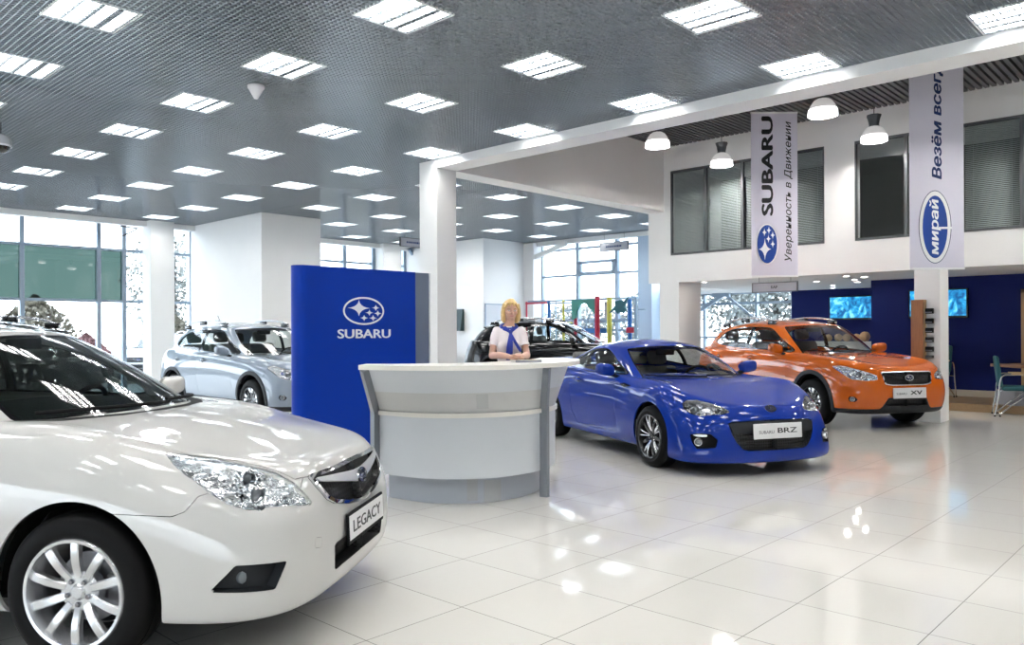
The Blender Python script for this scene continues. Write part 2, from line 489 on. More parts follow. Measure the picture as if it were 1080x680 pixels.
TYRE = RUBBERLIKE = None
def wheel(name, parent, cfg, loc, side):
    """wheel with tyre, rim, brake disc and nuts; axle along y, outer face towards `side`"""
    R, W, rr = cfg['R'], cfg['W'], cfg['rim_r']
    M = Matrix.Translation(loc) @ Matrix.Rotation(-side * PI / 2, 4, 'X')   # local z -> side*y
    w = bpy.data.objects.new(name, None); link(w, parent); w.location = loc
    w.rotation_euler = (-side * PI / 2, cfg.get('spin', 0) * 0, 0); w.empty_display_size = .1
    h = W / 2
    t = MB().lathe([(rr - .012, -h + .015), (rr + .004, -h + .003), (rr + .03, -h - .004), (R - .045, -h + .0), (R - .018, -h + .012), (R - .004, -h + .03), (R, -h + .055),
                    (R, -.034), (R - .007, -.032), (R - .007, -.026), (R, -.024), (R, .024), (R - .007, .026), (R - .007, .032), (R, .034),
                    (R, h - .055), (R - .004, h - .03), (R - .018, h - .012), (R - .045, h), (rr + .03, h + .004), (rr + .004, h - .003), (rr - .012, h - .015)], 64)
    t.build('tyre', MT['rubber'], w, True)
    b = MB().lathe([(rr + .002, h - .006), (rr - .004, h + .004), (rr - .016, h + .002), (rr - .024, h - .02), (rr - .03, h - .06), (rr - .05, -h + .03), (rr - .03, -h), (rr - .012, -h)], 64)
    b.build('rim_barrel', cfg['m_barrel'], w, True, math.radians(50))
    sp = MB(); spd = MB(); z1 = h - .012; zh = cfg.get('zh', h - .03)
    def spoke(mb, a0, r0, w0, r1, w1, za, zb, a1=None, th=.03):
        a1 = a0 if a1 is None else a1
        n = 6; V = []
        for i in range(n + 1):
            t = i / n; r = r0 + (r1 - r0) * t; a = a0 + (a1 - a0) * t; hw = (w0 + (w1 - w0) * t) / 2
            z = za + (zb - za) * t + .012 * math.sin(PI * t)
            c, s_ = math.cos(a), math.sin(a)
            for q, dz in ((-1, -th), (-1, -.006), (-.7, 0), (.7, 0), (1, -.006), (1, -th)):
                V.append((r * c - q * hw * s_, r * s_ + q * hw * c, z + dz))
        F = [(i * 6 + k, i * 6 + k + 1, i * 6 + k + 7, i * 6 + k + 6) for i in range(n) for k in range(5)] + [(i * 6 + 5, i * 6, i * 6 + 6, i * 6 + 11) for i in range(n)]
        F += [tuple(range(5, -1, -1)), tuple(n * 6 + k for k in range(6))]
        mb.add(V, F)
    ph = cfg.get('phase', 0)
    for (k, r0, w0, r1, w1, da0, da1, dark) in cfg['spokes']:
        n = k
        for i in range(n):
            a = ph + 2 * PI * i / n
            spoke(spd if dark else sp, a + da0, r0, w0, r1, w1, zh if r0 < .12 else zh + .01, z1 - (.012 if dark else 0), a + da1)
    hub = MB().lathe([(0, zh + .004), (.026, zh + .004), (.03, zh + .0), (.034, zh - .004), (.075, zh - .004), (.085, zh - .016), (.088, zh - .06)], 32)
    sp.V += []; 
    if cfg.get('hub_dark'): spd.add(hub.V, hub.F)
    else: sp.add(hub.V, hub.F)
    sp.build('rim', cfg['m_face'], w, True, math.radians(30))
    if spd.V: spd.build('rim_pockets', cfg['m_dark'], w, True, math.radians(30))
    for i in range(5):
        a = ph + 2 * PI * (i + cfg.get('nutoff', .5)) / 5
        nx, ny = .05 * math.cos(a), .05 * math.sin(a)
        T = Matrix.Translation((nx, ny, zh - .008))
        MB().lathe([(.0, .016), (.008, .016), (.0105, .012), (.0105, 0), (.016, 0), (.016, -.004)], 10, T).build('lug_nut', MT['dark_chrome'], w, True)
    MB().lathe([(0, zh + .006), (.024, zh + .006), (.026, zh + .003)], 24).build('centre_cap', cfg['m_cap'], w, True)
    MB().lathe([(.06, -.01), (.145, -.01), (.145, -.03), (.06, -.03)], 40).build('brake_disc', MT['disc'], w, True)
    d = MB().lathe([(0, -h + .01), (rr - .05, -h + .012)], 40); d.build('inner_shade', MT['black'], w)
    cal = MB().box(.085, .15, -.06, .06, -.045, .012, bev=.01); cal.build('brake_caliper', MT['disc'], w, False)
    return w

def seat_parts(parent, x, y, m, zs=.5, h=.62, back=True):
    """one car seat: cushion, backrest, headrest"""
    a = MB().box(-.26, .26, -.25, .25, -.09, .09, bev=.05); Mx = Matrix.Translation((x, y, zs)) @ Matrix.Rotation(-.12, 4, 'Y')
    a.V = [Mx @ Vector(v) for v in a.V]; a.build('seat_cushion', m, parent, True)
    b = MB().box(-.07, .07, -.24, .24, 0, h, bev=.05); Mx = Matrix.Translation((x - .22, y, zs)) @ Matrix.Rotation(-.3, 4, 'Y')
    b.V = [Mx @ Vector(v) for v in b.V]; b.build('seat_backrest', m, parent, True)
    c = MB().box(-.05, .05, -.13, .13, h + .03, h + .21, bev=.045); c.V = [Mx @ Vector(v) for v in c.V]; c.build('headrest', m, parent, True)

def lamp(name, piece, parent, side, cfg):
    """clear lens over a chrome bowl with projector rings; piece is a cut patch"""
    pm = mirrored(piece) if side < 0 else piece
    lens = flange(Patch(pm.V + pm.N * .001, pm.N, pm.U, pm.F, pm.B), .02)
    L = patch_obj(name, lens, MT['lamp_glass'], parent)
    d = cfg.get('depth', .045)
    inner = Patch(pm.V - pm.N * .012, pm.N, pm.U, pm.F)
    # bowl: pushed inwards in the middle, up to the lens at the rim
    rim = set(pm.B)
    bd = np.array([pm.V[i] for i in rim]); 
    dist = np.min(np.linalg.norm(pm.V[:, None, :] - bd[None], axis=2), axis=1) if len(bd) else np.zeros(len(pm.V))
    k = np.clip(dist / .03, 0, 1); k = k * k * (3 - 2 * k)
    rib = .006 * np.sin(pm.V[:, 2] * 160 + np.abs(pm.V[:, 1]) * 60)
    bowl = Patch(pm.V - pm.N * (.006 + (d + rib) * k)[:, None], pm.N, pm.U, pm.F)
    patch_obj('reflector', bowl, cfg['m_bowl'], L)
    rim_ring = [i for i in rim]
    for (sx, sz, r, kind) in cfg['eyes']:
        # nearest surface point in the lamp's own outline (local y/z or diag)
        key = np.stack([pm.V[:, 0], pm.V[:, 2]], 1) if cfg.get('by') == 'side' else np.stack([np.abs(pm.V[:, 1]), pm.V[:, 2]], 1)
        i = int(np.argmin(np.linalg.norm(key - np.array([sx, sz]), axis=1)))
        c = Vector(pm.V[i] - pm.N[i] * (d * .75)); ax = Vector(cfg.get('aim', (1, -.25, 0))); ax.y = abs(ax.y) * (1 if c.y > 0 else -1); ax.normalize()
        ex = ax.cross(Vector((0, 0, 1))).normalized(); ey = ax.cross(ex)
        M = Matrix(((ex.x, ey.x, ax.x, c.x), (ex.y, ey.y, ax.y, c.y), (ex.z, ey.z, ax.z, c.z), (0, 0, 0, 1)))
        if kind == 'proj':
            MB().lathe([(r * .72, -.01), (r * .8, .02), (r * .95, .03), (r, .024), (r, -.02)], 28, M).build('projector_ring', MT['chrome'], L, True)
            MB().lathe([(0, .02), (r * .3, .018), (r * .55, .01), (r * .72, -.006)], 24, M).build('projector_lens', MT['bulb_glass'], L, True)
        elif kind == 'cone':
            MB().lathe([(r, .026), (r * .93, .022), (r * .6, -.012), (r * .25, -.024), (r * .2, -.01), (0, .004)], 28, M).build('lamp_bowl', MT['chrome'], L, True)
        elif kind == 'amber':
            MB().ball((0, 0, 0), r, 12, 8, M).build('amber_bulb', MT['amber'], L, True)
    return L

def plate(parent, x, z, tilt, W, H, words, m_frame, under=None):
    """show plate with frame; words: list of (text, u, v, width, height, bold, material)"""
    M = Matrix.Translation((x, 0, z)) @ Matrix.Rotation(tilt, 4, 'Y') @ frame_mat((0, 0, 0), (0, 1, 0), (0, 0, 1), (1, 0, 0))
    fr = MB().box(-W / 2 - .012, W / 2 + .012, -H / 2 - .02, H / 2 + .012, -.014, 0, M, bev=.005)
    p = fr.build('plate_frame', m_frame, parent)
    b = MB().box(-W / 2, W / 2, -H / 2, H / 2, -.002, .003, M); b.build('plate_panel', MT['plate'], p)
    for txt, u, v, w, h, bold, m in words:
        lettering('lettering', txt, .1, M @ Matrix.Translation((u, v, .0035)), m, p, w, h, .0006, bold=bold)
    return p
def side_col(x, ys, zs): return [(x, y, z) for y, z in zip(ys, zs)]
def recess(pt, direction, depth, taper=0.):
    """push a cut piece inwards and close it with side walls"""
    d = np.array(direction, float); d = d / np.linalg.norm(d)
    ctr = pt.V.mean(0)
    V2 = pt.V - d * depth
    V2 = V2 + (ctr - d * depth - V2) * taper
    ec = {}
    for f in pt.F:
        for k in range(len(f)):
            i, j = f[k], f[(k + 1) % len(f)]; q = (min(i, j), max(i, j)); ec[q] = None if q in ec else (i, j)
    n = len(V2); V = np.concatenate([V2, pt.V])
    F = list(pt.F) + [(e[1], e[0], e[0] + n, e[1] + n)[::-1] for e in ec.values() if e]
    return Patch(V, np.concatenate([pt.N, pt.N]), np.concatenate([pt.U, pt.U]), F)

def assemble(cfg):
    root = empty(cfg['name'], (*cfg['pos'], 0), cfg['head'])
    tag(root, cfg['label'], cfg['cat'])
    P = cfg['m_paint']; O = {'root': root}
    cols = cfg['cols']; net = fan_rows(cols, cfg['xc'], cfg['zc'], hump=cfg.get('hump'), ts=cfg.get('ts', (.8, .45, 0)))
    body = net_patch(net, cfg.get('pu', 24), cfg.get('pv', 16), cfg.get('sharpen', 2))
    cfg['surf'] = body
    for (x, z, r) in cfg['arches']:
        piece, body = cut(body, circle_f(x, z, r), 0.)
        if cfg.get('cladding'):
            trim, body = cut(body, circle_f(x, z, r + cfg['cladding']), .0005)
            trim = Patch(trim.V + trim.N * .012, trim.N, trim.U, trim.F, trim.B)
            O.setdefault('clad', []).append(flange(trim, .03))
    pieces = []
    for q in cfg['panels']:
        nm, kind, poly, mode = q['n'], q['k'], q['p'], q['m']
        pc, body = cut(body, proj_f(kind, poly, q.get('mask'), q.get('off', 0.)), q.get('gap', .0016))
        if mode != 'drop': pieces.append((q, pc))
    # cabin opening under the greenhouse
    if cfg.get('hole'):
        _, body = cut(body, proj_f('top', cfg['hole'], .3), 0.)
    bobj = patch_obj('body', both(flange(body, .014)), P, root)
    for q, pc in pieces:
        nm, mode = q['n'], q['m']
        m = q.get('mat', P)
        if mode == 'panel':
            fl = flange(Patch(pc.V + pc.N * q.get('lift', 0.), pc.N, pc.U, pc.F, pc.B), .014)
            if q.get('one'): O[nm] = patch_obj(nm, both(fl), m, root)
            else: O[nm] = [patch_obj(nm, fl if s > 0 else mirrored(fl), m, root) for s in (1, -1)]
        elif mode == 'recess':
            rc = recess(pc, q['dir'], q['depth'], q.get('taper', 0))
            if q.get('one'): O[nm] = patch_obj(nm, both(rc), m, root)
            else: O[nm] = [patch_obj(nm, rc if s > 0 else mirrored(rc), m, root) for s in (1, -1)]
        elif mode == 'lamp':
            O[nm] = [lamp(nm, pc, root, s, q) for s in (1, -1)]
    for c in O.get('clad', []):
        for s in (1, -1): patch_obj('arch_cladding', c if s > 0 else mirrored(c), MT['clad'], root)
    if cfg.get('seam'): pass
    # greenhouse
    g = cfg['green']
    gc = []
    for b, r, bul in zip(g['base'], g['rail'], g['bulge']):
        b, r = np.array(b, float), np.array(r, float)
        e = r - b; out = np.cross(e, (0, 0, 1)); out = np.array([r[0] - g['cx'], r[1] * 1.6, 0.]); 
        if abs(r[1]) < 1e-6: out = np.array([np.sign(r[0] - g['cx']), 0, 0.5])
        out /= np.linalg.norm(out)
        lo = b - e * .12 / max(.12, 1); lo = b + (b - r) * .14
        gc.append([tuple(lo), tuple(b), tuple(b + e * .36 + out * bul * .95), tuple(b + e * .72 + out * bul), tuple(r)])
    gnet = fan_rows(gc, g['xc'], g['zc'], ts=g.get('ts', (.86, .5, 0)), pw=g.get('pw', 2.4))
    roof = net_patch(gnet, g.get('pu', 24), g.get('pv', 14), g.get('sharpen', 2))
    gp = []
    for q in g['panes']:
        f = proj_f(q['k'], q['p'], q.get('mask'))
        reg, roof = cut(roof, f, 0.)
        edge = q.get('edge', .018)
        if edge:
            e2 = edge if q['k'] != 'uv' else q.get('edge_uv', .08)
            for sub in q.get('split', [None]):
                ff = proj_f(q['k'], q['p'], q.get('mask'), e2)
                if sub is not None:
                    f2 = proj_f(q['k'], sub, q.get('mask'))
                    pane, reg = cut(reg, (lambda V, U, N, a=ff, b=f2: np.maximum(a(V, U, N), b(V, U, N))), 0.)
                else: pane, reg = cut(reg, ff, 0.)
                gp.append((q, pane))
            O.setdefault('trim', []).append((q, Patch(reg.V - reg.N * .001, reg.N, reg.U, reg.F, reg.B)))
        else: gp.append((q, reg))
    robj = patch_obj('roof', both(flange(roof, .02)), P, root)
    for q, t in O.get('trim', []):
        fl = flange(t, .012)
        if q.get('one'): patch_obj('window_trim', both(fl), MT['black_gloss'], root)
        else:
            for s in (1, -1): patch_obj('window_trim', fl if s > 0 else mirrored(fl), MT['black_gloss'], root)
    for q, pane in gp:
        th = shell(Patch(pane.V - pane.N * .002, pane.N, pane.U, pane.F), .004)
        m = q.get('mat', MT['car_glass'])
        if q.get('one'): O[q['n']] = patch_obj(q['n'], both(th) if False else weld(joined(th, mirrored(th))), m, root)
        else:
            for s in (1, -1): patch_obj(q['n'], th if s > 0 else mirrored(th), m, root)
    # underbody and wheels
    u = cfg['under']
    MB().box(u[0], u[1], -.66, .66, u[2], u[2] + .1, bev=.03).build('underbody', MT['black'], root)
    for (x, z, r) in cfg['arches']:
        for s in (1, -1):
            ww = .48
            M = Matrix.Translation((x, s * .62, z)) @ Matrix.Rotation(PI / 2, 4, 'X')
            seg = 28; V = []; 
            for zz in (-.2, .2):
                for k in range(seg + 1):
                    q = -.12 + (PI + .24) * k / seg; V.append(M @ Vector(((r + .012) * math.cos(q), (r + .012) * math.sin(q), zz)))
            n = seg + 1
            F = [(k, k + 1, n + k + 1, n + k) for k in range(seg)]
            V += [M @ Vector((0, 0, -.2 * -s * -1 * (1)))]
            mb = MB().add(V[:-1], F)
            inner = MB()
            mb.add([M @ Vector(((r + .012) * math.cos(-.12 + (PI + .24) * k / seg), (r + .012) * math.sin(-.12 + (PI + .24) * k / seg), .2 * s)) for k in range(seg + 1)], [tuple(range(seg + 1))])
            mb.build('wheel_well', MT['black'], root)
    for x, s in ((0, -1), (0, 1), (-cfg['WB'], -1), (-cfg['WB'], 1)):
        wheel('wheel', root, cfg['wheel'], (x, s * (cfg['track'] - cfg['wheel']['W'] / 2), cfg['wheel']['R']), s)
    # cabin
    it = cfg['cabin']; ms = it.get('m', MT['seat'])
    for y in (.37, -.37): seat_parts(root, it['fx'], y, ms, it['z'], it.get('h', .6))
    if it.get('rx'):
        for y in (.42, -.42): seat_parts(root, it['rx'], y, ms, it['z'] + .03, it.get('h', .6) - .05)
    d = MB(); x0, z0 = it['dash']
    prof = [(x0 + .62, z0 - .10), (x0 + .3, z0 - .02), (x0 + .06, z0), (x0, z0 - .04), (x0 - .02, z0 - .12), (x0 + .05, z0 - .2), (x0 + .06, z0 - .45), (x0 + .4, z0 - .45)]
    d.prism([(p[0], p[1]) for p in prof], -.68, .68, frame_mat((0, 0, 0), (1, 0, 0), (0, 0, 1), (0, -1, 0)))
    d.build('dashboard', MT['cabin_dark'], root)
    hd = MB(); hd.prism([(x0 + .28, z0), (x0 + .1, z0 + .05), (x0 + .0, z0 + .04), (x0 - .02, z0 - .05)], -.2, .2, frame_mat((0, .37, 0), (1, 0, 0), (0, 0, 1), (0, -1, 0)))
    hd.build('instrument_hood', MT['cabin_dark'], root)
    T = Matrix.Translation((x0 - .16, .37, z0 - .06)) @ Matrix.Rotation(-1.12, 4, 'Y')
    sw = MB(); R_ = .185
    ring = [T @ Vector((R_ * math.cos(2 * PI * k / 40), R_ * math.sin(2 * PI * k / 40), 0)) for k in range(41)]
    sw.tube(ring, .015, 8, cap=False); sw.bar(T @ Vector((0, -R_, 0)), T @ Vector((0, R_, 0)), .05, .02, up=T.to_3x3() @ Vector((0, 0, 1))); sw.bar(T @ Vector((0, 0, 0)), T @ Vector((-R_, 0, 0)), .05, .02, up=T.to_3x3() @ Vector((0, 0, 1)))
    sw.add(*(lambda m: (m.V, m.F))(MB().ball((0, 0, 0), (.075, .075, .03), 16, 8, T)))
    sw.build('steering_wheel', MT['black'], root, True)
    if it.get('mirror'):
        mx, mz = it['mirror']; MB().box(mx - .015, mx + .015, -.12, .12, mz - .035, mz + .035, bev=.012).build('rear_view_mirror', MT['black'], root, True)
    MB().box(-cfg['WB'] + .2, x0 + .3, -.7, .7, .3, .34).build('cabin_floor', MT['cabin_dark'], root)
    return O
def white_sedan():
    cols = [
        [(.76, 0, .20), (.89, 0, .215), (.925, 0, .34), (.93, 0, .52), (.905, 0, .67), (.845, 0, .78)],
        [(.75, .32, .20), (.88, .32, .215), (.915, .32, .34), (.92, .32, .52), (.89, .32, .67), (.825, .32, .784)],
        [(.69, .58, .20), (.835, .62, .215), (.865, .645, .34), (.86, .645, .52), (.81, .62, .68), (.71, .585, .806)],
        [(.53, .72, .20), (.665, .79, .215), (.69, .815, .35), (.665, .81, .53), (.59, .785, .71), (.45, .70, .845)],
        [(.30, .77, .20), (.36, .84, .215), (.37, .875, .37), (.36, .882, .55), (.29, .865, .74), (.16, .775, .903)],
        side_col(-.02, (.78, .845, .887, .895, .88, .785), (.20, .225, .39, .58, .785, .945)),
        side_col(-.32, (.78, .84, .88, .89, .878, .79), (.20, .235, .40, .59, .81, .974)),
        side_col(-.75, (.78, .83, .868, .888, .883, .815), (.20, .235, .40, .60, .83, .985)),
        side_col(-1.6, (.78, .83, .866, .888, .885, .83), (.20, .235, .40, .60, .83, .975)),
        side_col(-2.3, (.78, .83, .87, .89, .885, .83), (.20, .235, .41, .61, .84, .985)),
        side_col(-2.8, (.78, .84, .88, .892, .88, .82), (.20, .24, .42, .62, .85, .995)),
        side_col(-3.2, (.76, .83, .87, .88, .86, .79), (.21, .25, .43, .63, .85, 1.0)),
        [(-3.5, .68, .22), (-3.58, .73, .26), (-3.62, .755, .44), (-3.61, .755, .64), (-3.57, .74, .84), (-3.50, .69, .995)],
        [(-3.6, .40, .22), (-3.7, .42, .26), (-3.76, .43, .44), (-3.76, .43, .64), (-3.73, .42, .84), (-3.66, .40, .995)],
        [(-3.62, 0, .22), (-3.72, 0, .26), (-3.785, 0, .44), (-3.785, 0, .64), (-3.75, 0, .84), (-3.69, 0, .995)]]
    xc = (.48, .455, .40, .30, .14, -.06, -.36, -.75, -1.6, -2.3, -2.8, -3.1, -3.35, -3.42, -3.45)
    zc = {.9: .765, .845: .78, .7: .832, .5: .895, .2: .96, 0: .992, -.3: 1.022, -.7: 1.035, -3.: 1.03, -3.4: 1.03, -3.7: 1.01}
    WB = 2.75
    green = dict(
        base=[(-.13, 0, 1.005), (-.19, .36, 1.0), (-.47, .69, .985), (-.66, .78, .975), (-1.1, .795, .955), (-1.7, .81, .96), (-2.3, .80, .97), (-2.85, .76, .98), (-3.15, .62, .985), (-3.24, .3, .995), (-3.25, 0, .995)],
        rail=[(-.92, 0, 1.385), (-.94, .30, 1.38), (-1.04, .535, 1.355), (-1.14, .585, 1.355), (-1.45, .60, 1.385), (-1.9, .605, 1.40), (-2.3, .59, 1.385), (-2.6, .56, 1.37), (-2.72, .48, 1.345), (-2.76, .24, 1.35), (-2.77, 0, 1.355)],
        bulge=[.035, .035, .03, .03, .035, .04, .04, .03, .02, .02, .02], cx=-1.7,
        xc=[-1.25, -1.27, -1.33, -1.42, -1.65, -1.9, -2.2, -2.4, -2.5, -2.54, -2.55],
        zc={-.85: 1.38, -1.25: 1.435, -1.6: 1.465, -1.9: 1.47, -2.2: 1.46, -2.55: 1.41, -2.77: 1.355},
        panes=[dict(n='windshield', k='uv', p=rrect(-9, 1.95, 1.0, 3.86, .15), edge=.02, edge_uv=.07, one=True, mat=MT['car_glass_dark']),
               dict(n='rear_window', k='uv', p=rrect(8.3, 19, 1.2, 3.7, .15), edge=.02, edge_uv=.07, one=True, mat=MT['car_glass_dark']),
               dict(n='side_window', k='side', p=spline_poly([(-.72, 1.01), (-1.3, 1.005), (-2.3, 1.02), (-2.85, 1.04), (-2.75, 1.16), (-2.5, 1.29), (-2.2, 1.335), (-1.6, 1.345), (-1.25, 1.31), (-.95, 1.2)], 5), mask=.3, edge=.014, mat=MT['car_glass_dark'],
                    split=[[(-3, .9), (-1.72, .9), (-1.72, 1.6), (-3, 1.6)], [(-1.66, .9), (-.5, .9), (-.5, 1.6), (-1.66, 1.6)]])])
    dg = lambda L: [((x - y) * .70711, z) for x, y, z in L]
    head = dg([(.300, .718, .881), (.397, .688, .867), (.508, .655, .848), (.633, .631, .818), (.733, .588, .785), (.803, .55, .735), (.855, .519, .669), (.869, .509, .643), (.862, .52, .638), (.81, .636, .658), (.745, .708, .664),
               (.737, .725, .653), (.693, .753, .660), (.617, .782, .688), (.546, .789, .73), (.494, .784, .766), (.428, .778, .802), (.372, .763, .837)])
    grille = [(-.2, .757), (.062, .757), (.296, .752), (.445, .748), (.458, .74), (.445, .70), (.40, .635), (.345, .607), (.184, .572), (.06, .556), (-.2, .554)]
    panels = [
        dict(n='headlight', k='diag', p=head, m='lamp', gap=.0032, depth=.06, m_bowl=MT['bowl'], eyes=[(.69, .735, .05, 'proj'), (.66, .80, .042, 'proj'), (.56, .70, .045, 'cone'), (.755, .74, .03, 'cone')], aim=(1, .45, 0)),
        dict(n='grille', k='front', p=grille, m='recess', dir=(1, 0, 0), depth=.04, taper=.05, mat=MT['mesh_black'], one=True),
        dict(n='fog_lamp_recess', k='diag', p=dg([(.572, .849, .348), (.61, .838, .39), (.668, .820, .448), (.75, .77, .446), (.835, .70, .441), (.818, .722, .39), (.801, .742, .338), (.69, .80, .342)]), m='recess', dir=(.8, .6, 0), depth=.05, taper=.1, mat=MT['clad']),
        dict(n='lower_intake', k='front', p=[(-.2, .44), (.345, .43), (.368, .42), (.352, .315), (.335, .305), (.25, .31), (-.2, .318)], m='recess', dir=(1, 0, 0), depth=.07, taper=.05, mat=MT['mesh_black'], one=True),
        dict(n='cowl', k='top', p=[(-1, -.3), (-1, .72), (-.50, .725), (-.40, .70), (-.26, .6), (-.12, .36), (-.06, .1), (-.06, -.3)], m='panel', one=True, mat=MT['black'], mask=.5, lift=-.004),
        dict(n='hood', k='top', p=[(-.55, -.3), (-.55, .64), (-.1, .675), (.15, .685), (.30, .69), (.401, .672), (.513, .64), (.637, .615), (.74, .575), (.80, .535), (.83, .452), (.858, .30), (.868, .1), (.869, -.3)], mask=.22, m='panel', one=True, gap=.0018),
        dict(n='tow_cover', k='diag', p=dg([(.895, .535, .498), (.905, .483, .489), (.905, .494, .447), (.895, .546, .456)]), m='panel', gap=.0008),
        dict(n='front_bumper', k='diag', p=[(-.62, .655), (-.486, .655), (-.315, .647), (-.27, .665), (-.218, .72), (-.1, .75), (.2, .70), (.24, .755), (.30, .80), (.9, .80), (.9, 0), (-.62, 0)], m='panel', one=True),
        dict(n='front_door', k='side', p=rrect(-1.70, -.66, .28, 1.3, .06), m='panel'),
        dict(n='rear_door', k='side', p=[(-1.71, .28), (-2.25, .28), (-2.42, .5), (-2.62, .8), (-2.66, 1.3), (-1.71, 1.3)], m='panel')]
    cfg = dict(name='sedan_car', pos=(1.908, 3.947), head=math.radians(-55.6), m_paint=MT['white_paint'], WB=WB, track=.895,
               label='pearl white sedan car in the left foreground, chrome winged grille and silver wheels', cat='car',
               cols=cols, xc=xc, zc=zc, pu=30, pv=20, arches=[(0, .325, .375), (-WB, .325, .375)], panels=panels, hole=spline_poly([(-.25, .0), (-.3, .5), (-.6, .66), (-1.8, .72), (-2.6, .68), (-2.9, .4), (-2.95, 0), (-2.9, -.4), (-.3, -.5)], 5),
               green=green, under=(-3.4, .7, .2),
               wheel=dict(R=.324, W=.215, rim_r=.226, m_barrel=MT['silver'], m_face=MT['silver'], m_dark=MT['silver'], m_cap=MT['silver'], phase=PI / 2, zh=.075,
                          spokes=[(10, .06, .034, .212, .040, 0, 0, False)]),
               cabin=dict(fx=-1.35, rx=-2.3, z=.52, dash=(-.72, .97), mirror=(-.95, 1.33)))
    return cfg

def add_piece(cfg, parent, name, kind, poly, m, lift=.003, th=.006, mask=None, inner=None, one=True, surf=None):
    """a trim piece that follows the body surface"""
    f = proj_f(kind, poly, mask); g = f
    if inner: g = lambda V, U, N: np.maximum(f(V, U, N), -(f(V, U, N) + inner))
    pc, _ = cut(surf if surf is not None else cfg['surf'], g, 0.)
    pc = shell(Patch(pc.V + pc.N * (lift + th), pc.N, pc.U, pc.F), th)
    if one: return patch_obj(name, weld(joined(pc, mirrored(pc))), m, parent)
    return [patch_obj(name, pc if s_ > 0 else mirrored(pc), m, parent) for s_ in (1, -1)]

def finish_white():
    cfg = white_sedan(); O = assemble(cfg); r = O['root']; g = O['grille']
    grille = [q for q in cfg['panels'] if q['n'] == 'grille'][0]['p']
    add_piece(cfg, g, 'grille_surround', 'front', grille, MT['chrome'], .001, .012, inner=.016)
    add_piece(cfg, g, 'grille_wing', 'front', [(-.2, .706), (.06, .705), (.25, .719), (.43, .730), (.41, .714), (.28, .690), (.12, .663), (.05, .650), (-.2, .647)], MT['chrome_soft'], .004, .012)
    M = Matrix.Translation((.924, 0, .674)) @ Matrix.Rotation(-.16, 4, 'Y') @ frame_mat((0, 0, 0), (0, 1, 0), (0, 0, 1), (1, 0, 0))
    oval_badge(.125, .078, M, MT['chrome'], MT['chrome'], MT['badge_blue'], g, ring=.07, depth=.008)
    plate(r, .952, .472, -.04, .52, .112, [('LEGACY', 0, 0, .43, .056, .0015, MT['ink'])], MT['black'])
    for s in (1, -1):
        M = Matrix.Translation((.69, s * .765, .386)) @ frame_mat((0, 0, 0), (-.55 * s, .83, 0), (0, 0, 1))
        M = Matrix.Translation((.685, s * .765, .388)) @ Matrix.Rotation(s * .5, 4, 'Z') @ frame_mat((0, 0, 0), (0, 1, 0), (0, 0, 1), (1, 0, 0))
        f = MB().lathe([(0, .004), (.016, .002), (.028, -.006), (.031, -.014), (.031, -.05)], 24, M).build('fog_lamp', MT['bulb_glass'], O['fog_lamp_recess'][0 if s > 0 else 1], True)
    # wipers and cowl
    for (y0, y1) in ((.64, .0), (-.02, -.62)):
        pts = []
        for k in range(8):
            t = k / 7; y = y0 + (y1 - y0) * t; x = -.13 - .33 * (abs(y) / .69) ** 2.2 + .035 - .03 * t; pts.append((x, y, 1.03 + .012 * t - .02 * (abs(y) / .7) ** 2))
        MB().tube(pts, .009, 6).build('wiper', MT['black'], r, True)
    for s in (1, -1): 
        pass
        for x in (-1.62, -2.5): MB().tube([(x, s * .892, .86), (x + .03, s * .925, .862), (x + .16, s * .928, .862), (x + .19, s * .894, .86)], .012, 8).build('door_handle', MT['white_paint'], r, True)
    mirror_pair(r, MT['white_paint'], -.66, .955, 1.045, .82)
    return O
